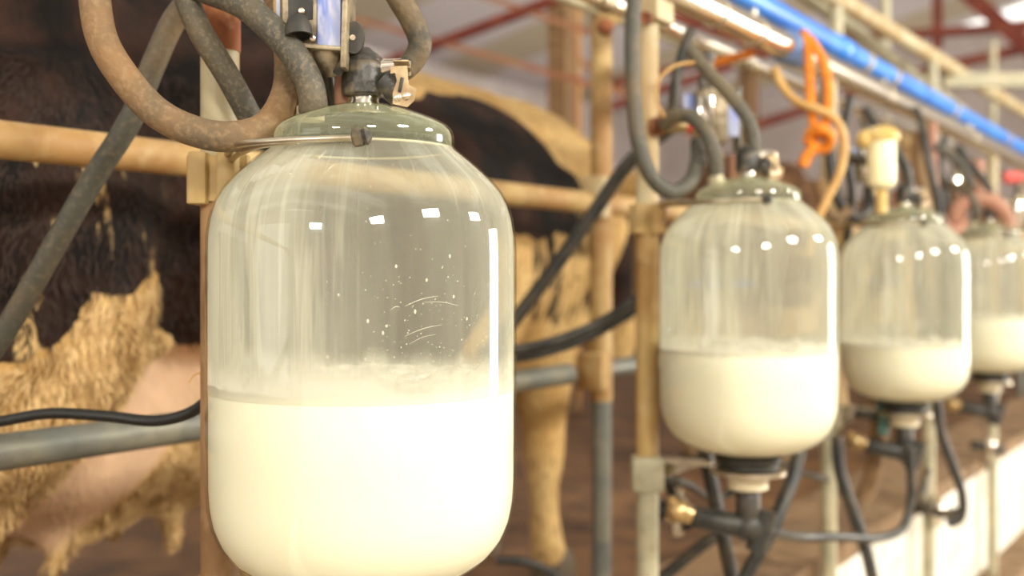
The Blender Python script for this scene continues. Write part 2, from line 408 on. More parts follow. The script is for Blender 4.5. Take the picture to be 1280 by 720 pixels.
M['skylight'] = translucent('translucent_roof_sheet', (.95, .95, .93)); M['roof'] = translucent('pale_roof_sheet', (.62, .57, .56), .7); M['skylight_dimmed'] = translucent('dimmed_cream_sheet', (.50, .44, .36))  # last sheet is a dimmed cream skylight, to hold down glare at the right
xs = X0; k = 0
while xs < X1 - .01:
    for (wd, mm) in ((1.6, 'roof'), (.9, 'skylight')):
        xe = min(xs + wd, X1)
        if xe - xs < .05: break
        for (ya, za, yb, zb) in ((Y0, 4.6, 1.5, 5.4), (1.5, 5.4, Y1, 3.9)):
            k += 1; roof_sheet('ceiling_%d' % k, xs, xe, ya, za, yb, zb, 'skylight_dimmed' if mm == 'skylight' and xs > 6 else mm)
        xs = xe

# red roof trusses and bracing
def bar(bm, a, b, wd):
    a = Vector(a); b = Vector(b); d = b - a; mtx = axis_mat(d)
    bx(bm, (a + b) / 2, (wd, wd, d.length), mtx)
def truss(x, pairs, label, m='redpaint', wd=.05):
    t = thing('roof_truss', label, 'truss', (x, 2.5, 3.0))
    return t
t = thing('roof_truss', 'red roof truss with crossing bars seen above the cow', 'truss', PX(600, 60, 4.2))
def tb(t, name, p, q, X, wd, m):
    bm = NB(); bar(bm, PX(*p, X), PX(*q, X), wd); return obj(name, bm, m, t, smooth=False)
tb(t, 'chord', (395, 112), (735, -16), 4.2, .05, 'redpaint')
tb(t, 'web_bar', (410, 14), (800, 122), 4.2, .032, 'orange_paint')
tb(t, 'web_bar', (560, -20), (760, 48), 4.2, .03, 'orange_paint')
tb(t, 'web_bar', (735, -16), (960, 60), 4.2, .05, 'redpaint')
tb(t, 'web_bar', (760, 135), (980, 60), 4.2, .035, 'redpaint')
t = thing('roof_truss', 'far red roof truss at the upper right of the shed', 'truss', PX(1200, 50, 9.0))
tb(t, 'chord', (1020, 52), (1400, 24), 9.0, .075, 'redpaint')
tb(t, 'web_bar', (1172, -40), (1172, 60), 9.0, .07, 'redpaint')
tb(t, 'web_bar', (1195, -20), (1300, 72), 9.0, .13, 'redpaint')
tb(t, 'web_bar', (1150, 90), (1330, 50), 9.0, .075, 'redpaint')
tb(t, 'web_bar', (900, 170), (1150, 90), 9.0, .06, 'redpaint')
t = thing('roof_truss', 'small distant red truss bars low behind the second jar hoses', 'truss', PX(900, 150, 7.0))
tb(t, 'chord', (740, 108), (960, 62), 7.0, .05, 'redpaint')
tb(t, 'web_bar', (700, 60), (900, 190), 7.0, .05, 'orange_paint')
tb(t, 'web_bar', (940, 160), (1060, 120), 7.0, .05, 'redpaint')

# building column behind the cow
bx0 = PY(703, 100, 2.6); bm = NB(); bx(bm, (bx0.x, 2.6, PLAT + 1.9), (.12, .12, 3.8))
colm = thing('shed_column', 'tall brown building column with orange edge rising behind the cow', 'column', (bx0.x, 2.6, PLAT))
obj('shaft', bm, 'wood', colm, smooth=False)
bm = NB(); bx(bm, (bx0.x + .075, 2.55, PLAT + 1.9), (.03, .03, 3.8)); obj('edge_strip', bm, 'orange_edge', colm, smooth=False)
bx0 = PY(935, 100, 2.6); bm = NB(); bx(bm, (bx0.x, 2.6, PLAT + 1.9), (.12, .12, 3.8))
tag(obj('shed_column', bm, 'wood', smooth=False), 'brown building column behind the hoses of the second jar', 'column')

# ------------------------------------------------------------------ stall posts, rails, pipes
SP = 0.863
JX = [i * SP for i in range(6)]
GP = 'upright posts holding the milk jars'
_a, _b = pixline((900, 18), (1280, 205), .158, 0, 0)
def pipe_z(x): return _a.z + (_b.z - _a.z) * (x - _a.x) / (_b.x - _a.x)
plabs = ['cream and rust post left of the nearest, largest milk jar', 'cream upright post left of the second milk jar',
         'grey upright post between second and third jars', 'upright post between third and fourth jars',
         'slim distant upright post under the fourth jar', 'farthest upright post at the right edge']
def ringpts(cx, cy, z, r, a0, a1, n=24):
    return [Vector((cx + r * math.cos(a0 + (a1 - a0) * i / n), cy + r * math.sin(a0 + (a1 - a0) * i / n), z)) for i in range(n + 1)]
for i, jx in enumerate(JX):
    px, py = jx - .0234, .158
    t = thing('stall_post', plabs[i], 'post', (px, py, 0.0), GP)
    bm = NB(); cyl(bm, (px, py, 0.41 if True else 0), (px, py, 1.16), .0175 if i else .0185, seg=28); obj('lower_tube', bm, 'grey_green' if i else 'brown_paint', t)
    bm = NB(); cyl(bm, (px, py, 1.16), (px, py, 1.55), .0178, seg=28); obj('middle_tube', bm, 'tan_paint' if i else 'brown_paint', t)
    bm = NB(); cyl(bm, (px, py, 1.55), (px, py, pipe_z(px) - .03 if i else 1.66), .0178, seg=28); obj('upper_tube', bm, 'cream_paint', t)
    if i == 0:
        bm = NB(); cyl(bm, (px, py, 1.66), (px, py, 1.70), .019, seg=28); cyl(bm, (px, py, 1.70), (px, py, pipe_z(px) - .03), .0178, seg=28); obj('rusty_joint', bm, 'rust', t)
    # clamp collar: two channel halves bolted round the tube
    bm = NB(); rz = Matrix.Rotation(math.radians(-58), 3, 'Z')
    for s in (-1, 1):
        bx(bm, Vector((px, py, 1.54)) + rz @ Vector((s * .0135, -.004, 0)), (.017, .048, .048), rz, .002)
    bx(bm, Vector((px, py, 1.54)) + rz @ Vector((0, -.004, 0)), (.058, .012, .046), rz, .002)
    cyl(bm, (px, py, 1.519), (px, py, 1.561), .0215, seg=28)
    obj('clamp_collar', bm, 'tan_paint', t, sharp=30)
    # double rod bail running to the front of the lid
    cx, cy, z = jx, 0, 1.5655
    nut = PZ(449, 172, .895) + Vector((jx, 0, 0))
    def W(a, b, Z): return PZ(a, b, Z) + Vector((jx, 0, 0))
    bm = NB()
    tube(bm, [nut + RT * .004, W(400, 173.5, .895), W(345, 176, .905), W(308, 179, .925), W(292, 183, .96), W(290, 187, 1.0), Vector((px, py, 1.558))], .0030, 8, 10)
    tube(bm, [W(372, 177.5, .900), W(340, 180, .908), W(318, 184, .925), W(304, 190, .96), W(296, 194, 1.0), Vector((px + .005, py, 1.55))], .0026, 8, 10)
    obj('bail_rod', bm, 'dark_steel', t)
    bm = NB(); rt = axis_mat(RT + UP * .25)
    lathe(bm, [(.004, -.006), (.0088, -.004), (.0088, .001), (.0065, .003), (.0075, .006), (.003, .010)], nut, rt, 8)
    obj('rod_nut', bm, 'dustycap', t, sharp=25)
    # lower collar and arm with the support ring
    bm = NB(); bx(bm, (px, py, 1.14), (.05, .05, .052), rz, .004); cyl(bm, (px, py, 1.112), (px, py, 1.168), .022, seg=24)
    d = (Vector((jx, 0, 1.16)) - Vector((px, py, 1.16)))
    obj('lower_collar', bm, 'tan_paint' if i < 1 else 'grey_green', t, sharp=30)
    bm = NB()
    pp = Vector((px, py, 1.162)); sd = Vector((d.y, -d.x, 0)).normalized()
    vs = [pp - sd * .02 - UP * .04, pp + UP * .004 - sd * .02, pp + d * .55 + UP * .004 - sd * .01, pp + d * .60 - sd * .01]
    vv = [bm.verts.new(v) for v in vs] + [bm.verts.new(v + sd * .008) for v in vs]
    for f in ((0, 1, 2, 3), (7, 6, 5, 4), (0, 4, 5, 1), (1, 5, 6, 2), (2, 6, 7, 3), (3, 7, 4, 0)): bm.faces.new([vv[q] for q in f])
    bx(bm, pp + d * .33, (.02, d.length * .62, .006), Matrix.Rotation(math.atan2(d.y, d.x) - PI / 2, 3, 'Z'))
    lathe(bm, [(.040, 1.152), (.057, 1.152), (.057, 1.159), (.040, 1.159), (.040, 1.152)], (jx, 0, 0), None, 36, False)
    obj('support_ring', bm, 'dark_steel', t, sharp=30)

# rails of the stall front
def rail(name, p, q, r, m, label, cat='rail', group=None, joints=()):
    bm = NB(); cyl(bm, p, q, r, seg=28); o = obj(name, bm, m)
    tag(o, label, cat, group); return o
rail('stall_rail', (-3, .5, 1.60), (9, .5, 1.60), .0215, 'tan_paint', 'tan painted upper stall rail running in front of the cow')
bm = NB(); cyl(bm, (-3, .5, 1.256), (1.16, .5, 1.256), .0205, seg=28); cyl(bm, (1.24, .5, 1.256), (9, .5, 1.256), .0185, seg=28)
tag(obj('stall_rail', bm, 'galv'), 'grey galvanised lower stall rail crossing in front of the udder', 'rail')
# inner posts at the stall front
for i, xx in enumerate((1.293, 3.6, 5.9, 8.0)):
    t = thing('stall_frame_post', ['tan and galvanised post standing in front of the cow', 'stall frame post behind the third jar', 'distant stall frame post behind the fourth jar', 'farthest stall frame post'][i], 'post', (xx, .5, PLAT))
    bm = NB(); cyl(bm, (xx, .5, PLAT), (xx, .5, 1.19), .0205, seg=28); obj('lower_tube', bm, 'galv', t)
    bm = NB(); cyl(bm, (xx, .5, 1.19), (xx, .5, 2.0), .0225, seg=28); obj('upper_tube', bm, 'tan_paint', t)
    bm = NB(); bx(bm, (xx - .055, .487, 1.256), (.035, .06, .075), None, .004); obj('rail_clamp', bm, 'tan_paint', t, sharp=30)
    bm = NB(); bx(bm, (xx - .048, .487, 1.61), (.03, .055, .085), None, .004); obj('rail_clamp', bm, 'cream_paint', t, sharp=30)

for i, (pxx, yy, rr_, mm_) in enumerate(((877, 1.7, .02, 'brown_paint'), (800, 2.1, .03, 'brown_paint'), (985, 1.9, .022, 'tan_paint'), (1190, 2.2, .025, 'brown_paint'))):
    q = PY(pxx, 600, yy); bm = NB(); cyl(bm, (q.x, yy, PLAT), (q.x, yy, 1.95), rr_, seg=16)
    tag(obj('partition_post', bm, mm_), ['dark slim post on the platform behind the second outlet', 'thick brown post on the platform left of the second outlet', 'tan post on the platform right of the second outlet', 'brown post on the platform behind the fourth jar'][i], 'post')
# top rails (thin pipe over the stall front) and overhead pipes
a = PY(640, -28, .5); b = PY(815, 38, .5); rail('top_rail', a - (b - a) * 2, b + (b - a) * 5, .0125, 'grey_green', 'thin grey top rail at the upper middle of the frame')
# stainless milk line
a, b = pixline((900, 18), (1280, 205), .158, 1.2, 5)
t = thing('milk_pipeline', 'shiny stainless steel milk pipeline running overhead above the jars', 'pipe', a)
bm = NB(); cyl(bm, a, b, .0265, seg=40); obj('steel_tube', bm, 'steel', t)
u = (b - a).normalized()
for pxx in (893, 942, 1105, 1212):
    c = PY(pxx, 18 + (pxx - 900) * (187 / 380), .158)
    bm = NB(); cyl(bm, c - u * .006, c + u * .006, .029, seg=32); bx(bm, c + UP * .033, (.012, .012, .018), None, .002)
    obj('pipe_clamp', bm, 'dark_steel', t, sharp=30)
c = PY(990, 62, .158); bm = NB(); cyl(bm, c - u * .045, c + u * .03, .034, .032, seg=32, bev=.003); cyl(bm, c - u * .05, c - u * .035, .030, seg=32)
tag(obj('tape_wrap', bm, 'bluetape'), 'blue tape wrapped round the steel pipeline beside the orange rope', 'tape')
# second steel line below and behind
a, b = pixline((828, 31), (1135, 163), .30, 1.0, 5)
t = thing('vacuum_pipeline', 'dull steel vacuum pipe running just below the shiny milk pipeline', 'pipe', a)
bm = NB(); cyl(bm, a, b, .0175, seg=28); obj('steel_tube', bm, 'steel', t); u2 = (b - a).normalized()
for f in (.25, .45, .8):
    c = a.lerp(b, f * .4); bm = NB(); cyl(bm, c - u2 * .02, c + u2 * .02, .0215, seg=24); obj('pipe_coupling', bm, 'dark_steel', t)
# blue plastic pipe
a, b = pixline((960, 12), (1280, 187), .25, 1.2, 5)
t = thing('water_pipe', 'bright blue plastic water pipe above the steel pipeline', 'pipe', a)
bm = NB(); cyl(bm, a, b, .0265, seg=36); obj('pipe_tube', bm, 'bluepvc', t); u3 = (b - a).normalized()
for pxx in (1078, 1112, 1188, 1255):
    c = PY(pxx, 12 + (pxx - 960) * (175 / 320), .25); bm = NB(); cyl(bm, c - u3 * .012, c + u3 * .012, .030, seg=28); obj('pipe_clip', bm, 'cream_paint', t)
c = PY(1052, 62, .25); bm = NB(); cyl(bm, c - u3 * .05, c + u3 * .05, .0305, seg=32, bev=.003); obj('pipe_coupling', bm, 'bluepvc', t)
# cream frame over the stalls
def pipe_px(p, q, d, r, m, label, e0=0, e1=0, name='frame_pipe'):
    a, b = pixline(p, q, d, e0, e1); bm = NB(); cyl(bm, a, b, r, seg=20); return tag(obj(name, bm, m), label, 'pipe')
pipe_px((1052, 2), (1280, 140), .50, .030, 'cream_paint', 'cream overhead frame pipe slanting down at the upper right', 1.0, 5)
pipe_px((1000, -12), (1130, 85), .62, .026, 'grey_green', 'darker frame pipe below the cream overhead pipe', .4, 3)
bm = NB(); q0 = PZ(1178, 104, 4.9); q1 = PZ(1330, 97, 4.9); bx(bm, (q0 + q1) / 2, (.05, (q1 - q0).length, .06), Matrix.Rotation(math.atan2(RT.y, RT.x) - PI / 2, 3, 'Z'))
tag(obj('cross_beam', bm, 'grey_green', smooth=False), 'grey green cross beam at the right end of the overhead frame', 'beam')
for i, (pxx, y0, y1, d) in enumerate(((1045, -20, 55, .5), (1106, -40, 62, .75), (1165, 78, 130, .5), (1241, 52, 108, .75))):
    a = PY(pxx, y0, d); b = PY(pxx, y1, d)
    if i == 3: b.z = PLAT
    bm = NB(); cyl(bm, b, a, .022, seg=18)
    tag(obj('frame_upright', bm, 'grey_green'), ['short cream upright joining the overhead pipe near the blue pipe', 'cream upright crossing behind the overhead frame pipe', 'short upright under the overhead frame pipe', 'cream upright standing at the far right of the frame'][i], 'post')

# ------------------------------------------------------------------ milk jars
BZ = 1.182
PROF = [(.046, 1.178), (.052, 1.183), (.066, 1.185), (.084, 1.190), (.100, 1.198), (.113, 1.209), (.123, 1.222), (.1295, 1.237), (.1325, 1.252),
        (.1338, 1.27), (.134, 1.30), (.134, 1.40), (.134, 1.47), (.1335, 1.485), (.1315, 1.499), (.1275, 1.512), (.1215, 1.523), (.113, 1.533),
        (.1025, 1.543), (.092, 1.552), (.083, 1.559), (.078, 1.564), (.0765, 1.568)]
LIDP = [(.0785, 1.5615), (.0795, 1.5635), (.0792, 1.573), (.0775, 1.5775), (.0735, 1.5815), (.066, 1.5855), (.056, 1.5895), (.042, 1.5945), (.028, 1.598), (.017, 1.600)]
def shell(prof, th, seg=96):
    bm = NB(); inner = [(max(r - th, .004), z) for r, z in prof]
    loop = prof + list(reversed(inner)); loop.append(loop[0]); lathe(bm, loop, (0, 0, 0), None, seg, False)
    bmesh.ops.remove_doubles(bm, verts=bm.verts, dist=1e-5); return bm
def prof_r(z, prof=PROF):
    for (r0, z0), (r1, z1) in zip(prof, prof[1:]):
        if z0 <= z <= z1: return r0 + (r1 - r0) * (z - z0) / max(z1 - z0, 1e-6)
    return prof[-1][0]
jlab = ['nearest, largest milk jar in sharp focus, just over half full', 'second milk jar from the left, about two fifths full',
        'third milk jar, behind the second, least full', 'fourth milk jar cut by the right picture edge', 'farthest milk jar, out beyond the right picture edge']
mlab = ['frothy fresh milk in the nearest, largest jar', 'cream white milk in the second jar from the left', 'milk in the third jar, the shallowest fill', 'milk in the jar at the right edge', 'milk in the farthest jar']
LEVEL = [1.356, 1.341, 1.305, 1.336, 1.33]
for i in range(4):
    jx = JX[i]; T = Vector((jx, 0, 0))
    def shift(bm): bmesh.ops.translate(bm, vec=Vector((0, 0, -BZ)), verts=bm.verts); return bm
    def part(name, bm, m, sharp=50):
        bmesh.ops.translate(bm, vec=Vector((0, 0, -BZ)), verts=bm.verts)
        o = obj(name, bm, m, sharp=sharp); o.parent = j; return o
    j = thing('milk_jar', jlab[i], 'jar', (jx, 0, BZ), 'glass milk jars along the pit')
    part('glass_body', shell(PROF, .002), 'glass')
    part('glass_lid', shell(LIDP, .002, 80), 'lidglass')
    bm = NB(); lathe(bm, [(r - .0024, z - .0006) for r, z in LIDP[1:]], (0, 0, 0), None, 80, False); part('lid_haze', bm, 'film_lid')
    bm = NB(); lathe(bm, [(.074, 1.560), (.0785, 1.560), (.0785, 1.5615), (.074, 1.5615), (.074, 1.560)], (0, 0, 0), None, 72, False); part('seal_ring', bm, 'nipple')
    # film
    lv = LEVEL[i]
    fp = [(r - .0024, z) for r, z in PROF if z > 1.25]; fp = [(prof_r(lv) - .0024, lv - .005)] + [q for q in fp if q[1] > lv + .004]
    bm = NB(); lathe(bm, fp, (0, 0, 0), None, 96, False); part('milk_residue', bm, 'film' if i == 0 else 'film_far%d' % i)
    # neck, cap and outlet on the lid
    bm = NB(); lathe(bm, [(.0135, 1.592), (.0150, 1.594), (.0150, 1.600), (.0135, 1.602), (.0135, 1.612), (.0140, 1.616)], (0, 0, 0), None, 32); part('metal_neck', bm, 'chrome')
    bm = NB(); lathe(bm, [(.0165, 1.607), (.0185, 1.609), (.0190, 1.616), (.0190, 1.632), (.0178, 1.636), (.0165, 1.6375), (.0168, 1.6405), (.013, 1.644), (.0085, 1.647), (.006, 1.6495), (.0015, 1.6505)], (0, 0, 0), None, 36)
    part('valve_cap', bm, 'dustycap', 35)
    bm = NB(); a = RT * .014 + UP * 1.630; b = RT * .034 + UP * 1.632; cyl(bm, a, b, .0095, .0085, seg=20); cyl(bm, b, b + RT * .008, .0075, seg=20); part('side_outlet', bm, 'chrome')
    # bent catch plate with slot and screws
    bm = NB(); rr = Matrix.Rotation(math.atan2(RT.y, RT.x), 3, 'Z')
    def lp(a, b, c): return RT * a - FW * b + UP * c
    R2 = rr
    def CW(a, b, Z): return PZ(a, b, Z)
    outl = [(488, 83), (509, 82), (511, 106), (521, 111), (518, 126), (509, 134), (491, 130), (491, 116), (496, 101), (494, 91), (488, 92)]
    fr_ = [bm.verts.new(CW(a, b, .958)) for a, b in outl]; bk_ = [bm.verts.new(CW(a, b, .9595)) for a, b in outl]
    bm.faces.new(fr_); bm.faces.new(list(reversed(bk_)))
    for q in range(len(outl)): bm.faces.new((fr_[q], fr_[(q + 1) % len(outl)], bk_[(q + 1) % len(outl)], bk_[q]))
    bx(bm, lp(.0345, .006, 1.6345), (.0140, .028, .0016), R2, .0006)
    p_ = part('catch_plate', bm, 'grime_plate', 30)
    bm = NB(); bx(bm, CW(501, 106, .9575), (.0030, .0012, .013), R2 @ Matrix.Rotation(.2, 3, 'Y'), .0005); part('plate_slot', bm, 'rubber').parent = p_
    for (a, c) in ((497, 122), (508, 120)):
        bm = NB(); lathe(bm, [(.0034, 0), (.0034, .0015), (.002, .0025)], CW(a, c, .9578), axis_mat(-FW), 14); part('plate_screw', bm, 'screw').parent = p_
    bm = NB(); cyl(bm, CW(479, 100, .975), CW(500, 118, .975), .012, seg=16); part('outlet_base', bm, 'dustycap')
    bm = NB(); lathe(bm, [(.0125, 0), (.0125, .012), (.010, .014), (.010, .03)], (-RT * .047 + FW * .003 + UP * 1.586), None, 24); part('hose_nipple', bm, 'nipple')
    bm = NB(); cyl(bm, -RT * .017 - FW * .0 + UP * 1.597 + FW * .01, -RT * .017 + UP * 1.633 + FW * .01, .010, seg=18); part('side_boss', bm, 'pinkrubber')
    # bottom: gasket, collar
    bm = NB(); lathe(bm, [(.041, 1.160), (.046, 1.161), (.046, 1.169), (.050, 1.172), (.050, 1.178), (.044, 1.179)], (0, 0, 0), None, 36); part('rubber_gasket', bm, 'rubber')
    # printed marks, on the far side of the glass
    if i:
        bm = NB()
        for q in range(9):
            an = math.atan2(-.2, -1) + PI + .10 * q + .15
            if q in (3, 6): continue
            r = .1306; bx(bm, (r * math.cos(an), r * math.sin(an), 1.437 + .002 * random.random()), (.0006, .0085, .006 + .004 * (q % 2)), Matrix.Rotation(an, 3, 'Z'))
        part('printed_mark', bm, 'bluemark')
    # milk (its own thing, lying in the jar)
    bm = NB(); th = .0027
    mp_ = [(max(r - th, .01), max(z, 1.1795) + (.002 if z < 1.2 else 0)) for r, z in PROF if z < lv - .004]
    mp_.append((prof_r(lv) - th, lv - .0004)); mp_.append((prof_r(lv) - th - .0003, lv)); mp_ += [(.10, lv - .0004), (.05, lv - .0006), (.005, lv - .0006)]
    lathe(bm, mp_, (jx, 0, 0), None, 96)
    mk = obj('milk', bm, 'milk'); tag(mk, mlab[i], 'milk', 'milk in the jars')
    me = mk.data; mk.location = (jx, 0, BZ)
    for v in me.vertices: v.co -= Vector((jx, 0, BZ))
    # froth: a lumpy ring with bubbles on the surface
    bm = NB(); nr, ns = 26, 120; R0 = prof_r(lv) - th - .0001
    amp = [.009, .002, .003, .002][i]
    rings = []
    for a in range(nr + 1):
        rr_ = R0 * (a / nr) ** .7 if a else .001; ring = []
        for s in range(ns):
            an = 2 * PI * s / ns; x = rr_ * math.cos(an); y = rr_ * math.sin(an)
            # froth piled higher toward the back of the jar
            bk = max(0, (x * FW.x + y * FW.y) / R0 * .5 + .5)
            h = amp * (.35 + .65 * bk) * (.55 + .9 * abs(noise.noise(Vector((x * 26 + i * 9, y * 26, 0)))) + .35 * noise.noise(Vector((x * 90, y * 90, 3))))
            ring.append(bm.verts.new((x, y, lv + max(h, .0004) - BZ)))
        rings.append(ring)
    for A, B in zip(rings, rings[1:]):
        for s in range(ns): bm.faces.new((A[s], A[(s + 1) % ns], B[(s + 1) % ns], B[s]))
    low = [bm.verts.new((v.co.x, v.co.y, lv - BZ + .0001)) for v in rings[-1]]
    for s in range(ns): bm.faces.new((rings[-1][s], rings[-1][(s + 1) % ns], low[(s + 1) % ns], low[s]))
    fo = obj('froth', bm, 'foam', sharp=80); fo.parent = mk
    if i == 0:
        bm = NB(); rnd = random.Random(5)
        for q in range(420):
            an = rnd.uniform(0, 2 * PI); z = lv + amp * .4 + abs(rnd.gauss(0, .0045)) - .004; r = prof_r(lv) - th - .0009
            s = rnd.uniform(.0004, .0013)
            bmesh.ops.create_icosphere(bm, subdivisions=1, radius=s, matrix=Matrix.Translation((r * math.cos(an), r * math.sin(an), z - BZ)))
        b_ = obj('froth_bubbles', bm, 'foam'); b_.parent = mk; b_['kind'] = 'stuff'
        # droplets and smears splashed on the inside of the glass
        bm = NB()
        fa = math.atan2(-FW.y, -FW.x)
        for q in range(620):
            an = fa + rnd.uniform(-1.5, 1.5); z = lv + .01 + abs(rnd.gauss(0, .07))
            if z > 1.55: continue
            r = prof_r(z) - .0028; s = rnd.choice((.0003, .0004, .0004, .0006, .0011 if rnd.random() < .4 else .0004))
            st = rnd.uniform(1, 2.2) if s > .0006 else 1
            mx = Matrix.Translation((r * math.cos(an), r * math.sin(an), z - BZ)) @ Matrix.Rotation(an, 4, 'Z') @ Matrix.Diagonal((.35, 1, st, 1))
            bmesh.ops.create_icosphere(bm, subdivisions=1, radius=s, matrix=mx)
        b_ = obj('milk_droplets', bm, 'foam', j); b_.matrix_parent_inverse = Matrix(); b_['kind'] = 'stuff'
        # two wiped smears
        bm = NB()
        for (x0, y0, x1, y1, wd) in ((506, 383, 548, 370, 1.4), (505, 421, 552, 406, 1.4), (512, 430, 545, 418, .7), (404, 222, 418, 206, 1.2), (407, 226, 422, 219, .8), (488, 388, 500, 384, 1.5), (530, 378, 572, 382, .6)):
            pts = []
            for s in range(7):
                f = s / 6; px_ = x0 + (x1 - x0) * f; py_ = y0 + (y1 - y0) * f - 2.5 * math.sin(PI * f)
                d_ = ray(px_, py_); 
                # intersection with the inner wall
                o_ = CAM.copy(); A_ = d_.x ** 2 + d_.y ** 2; B_ = 2 * (o_.x * d_.x + o_.y * d_.y); R_ = .1296
                zz = 1.45 + (HOR - py_) * .87 / FPX; R_ = prof_r(min(zz, 1.56)) - .0028
                C_ = o_.x ** 2 + o_.y ** 2 - R_ ** 2; disc = B_ * B_ - 4 * A_ * C_
                if disc < 0: continue
                tt = (-B_ - math.sqrt(disc)) / (2 * A_); h = o_ + d_ * tt; pts.append(h - Vector((0, 0, BZ)))
            tube(bm, pts, lambda f, w_=wd: .00008 + .00014 * w_ * math.sin(PI * min(max(f, .02), .98)), 4, 6)
        b_ = obj('milk_smear', bm, 'foam'); b_.parent = j

# outlet under each jar
for i in range(4):
    jx = JX[i]; j = thing('outlet_valve', ['outlet valve under the nearest jar', 'black outlet tube and tee with brass cock under the second jar', 'outlet fitting under the third jar', 'dark outlet fitting under the fourth jar'][i], 'valve', (jx, 0, 1.03), 'outlet valves below the jars')
    bm = NB(); lathe(bm, [(.026, 1.128), (.030, 1.130), (.030, 1.150), (.024, 1.153)], (jx, 0, 0), None, 30); obj('cream_collar', bm, 'nipple', j)
    bm = NB(); lathe(bm, [(.0175, 1.075), (.0185, 1.08), (.0185, 1.132), (.017, 1.134)], (jx, 0, 0), None, 30); obj('outlet_tube', bm, 'rubber_grey', j)
    c = Vector((jx, 0, 1.075)); bm = NB(); cyl(bm, c - RT * .085 + UP * .012, c + RT * .018 - UP * .008, .0165, .019, seg=24, bev=.003); cyl(bm, c + RT * .012 - UP * .04, c + RT * .03 + UP * .02, .016, seg=20); sph(bm, c - UP * .003, .024)
    obj('tee_body', bm, 'rubber', j)
    bm = NB(); e = c - RT * .085 + UP * .014; cyl(bm, e, e - RT * .018 + UP * .006, .014, .017, seg=12); sph(bm, e - RT * .02 + UP * .006, .019, 12, 8); cyl(bm, e - RT * .035 - UP * .01, e - RT * .03 + UP * .028, .005, seg=10)
    obj('brass_cock', bm, 'brass', j, sharp=40)

# ------------------------------------------------------------------ pulsators
def pulsator(T, label):
    def W(a, b, Z): return PZ(a, b, Z) + T
    t = thing('pulsator', label, 'pulsator', W(390, 30, .99), 'pulsators above the jars')
    R = Matrix.Rotation(math.atan2(RT.y, RT.x), 3, 'Z')
    def box(name, x0, x1, y0, y1, Z, dz, m, bev=.0015, rot=0):
        s = Z / FPX; bm = NB(); c = W((x0 + x1) / 2, (y0 + y1) / 2, Z)
        bx(bm, c + FW * dz / 2, ((x1 - x0) * s, dz, (y1 - y0) * s), R @ Matrix.Rotation(rot, 3, 'Y'), bev); return obj(name, bm, m, t, sharp=30)
    box('casing', 352, 398, -60, 58, .955, .05, 'grime_metal')
    box('side_casing', 341, 353, -60, 40, .965, .04, 'tan_paint')
    box('end_strip', 345, 350, -60, 26, .963, .002, 'bluepanel', .0004)
    box('blue_panel', 396, 426, -60, 60, .950, .045, 'bluepanel')
    box('frame_edge', 427, 434, -60, 84, .945, .05, 'grime_metal', .001, .03)
    box('bottom_flange', 366, 428, 55, 61, .948, .05, 'grime_metal', .001, .09)
    box('recess', 360, 391, -60, 24, .9535, .003, 'rubber', .0005)
    bm = NB(); c = W(372, 22, .946); lathe(bm, [(.0065, .001), (.008, 0), (.0095, -.004), (.0112, -.009), (.0116, -.0165), (.0095, -.0165), (.009, -.010)], c, R @ Matrix.Rotation(-.10, 3, 'Y') @ Matrix.Rotation(-.15, 3, 'X'), 24); obj('rubber_knob', bm, 'rubber_grey', t, sharp=40)
    for (a, b) in ((377, 14), (377, -12), (391, 48)):
        bm = NB(); lathe(bm, [(.0032, 0), (.0032, .0012), (.0022, .0022), (.0008, .0022)], W(a, b, .9515), axis_mat(-FW), 16); obj('screw', bm, 'screw', t)
    bm = NB(); c = W(443, 48, .965); lathe(bm, [(.0085, -.002), (.0090, 0), (.0085, .004)], c, axis_mat(-FW), 24)
    for v in bm.verts: v.co.z = c.z + (v.co.z - c.z) * 1.65
    obj('oval_plate', bm, 'rubber_grey', t)
    bm = NB(); lathe(bm, [(.0025, 0), (.0025, .001)], W(441, 47, .9605), axis_mat(-FW), 12); obj('screw', bm, 'screw', t)
    bm = NB(); a = W(408, 58, .965); b = W(416, 96, .97); lathe(bm, [(.013, 0), (.0125, .010), (.007, .022), (.006, (b - a).length)], a, axis_mat(b - a), 18); obj('funnel', bm, 'grime_metal', t, sharp=40)
    bm = NB(); cyl(bm, W(430, 78, .955), W(421, 92, .96), .004, seg=12); obj('spigot', bm, 'dustycap', t)
    return t
pulsator(Vector((0, 0, 0)), 'grimy pulsator with blue panel and rubber knob above the nearest jar')

def HP(pts, T=Vector((0, 0, 0))): return [PZ(a, b, Z) + T for a, b, Z in pts]
HG = 'rubber hoses above the jars'
hose('rubber_hose', HP([(118, -60, .97), (118, -8, .96), (128, 50, .95), (152, 92, .95), (195, 140, .95), (240, 163, .95), (285, 171, .95), (330, 160, .965), (357, 120, .985), (361, 70, 1.01), (350, 20, 1.04), (345, -40, 1.05)]), .0133, 'hose_tan', 'dusty tan rubber hose sweeping in a big loop left of the nearest jar')
hose('rubber_hose', HP([(215, -35, .985), (255, -14, .98), (300, 4, .965), (336, 33, .955), (366, 66, .950), (385, 100, .95), (391, 125, .95), (391, 140, .955)]), .0122, 'hose_grey', 'speckled grey hose bending down onto the lid of the nearest jar')
hose('rubber_hose', HP([(222, -40, .99), (233, -2, .99), (252, 42, .99), (283, 92, 1.0), (313, 148, 1.02), (322, 168, 1.04)]), .0112, 'hose_grey', 'straight grey hose slanting behind the tan hose loop')
hose('rubber_hose', HP([(262, -25, 1.12), (240, -2, 1.13), (218, 25, 1.14), (193, 78, 1.15), (163, 150, 1.16), (120, 218, 1.17), (78, 290, 1.18), (40, 357, 1.19), (2, 420, 1.2), (-60, 500, 1.2)]), .0122, 'hose_mix', 'long grey hose slanting down to the left across the tan rail')
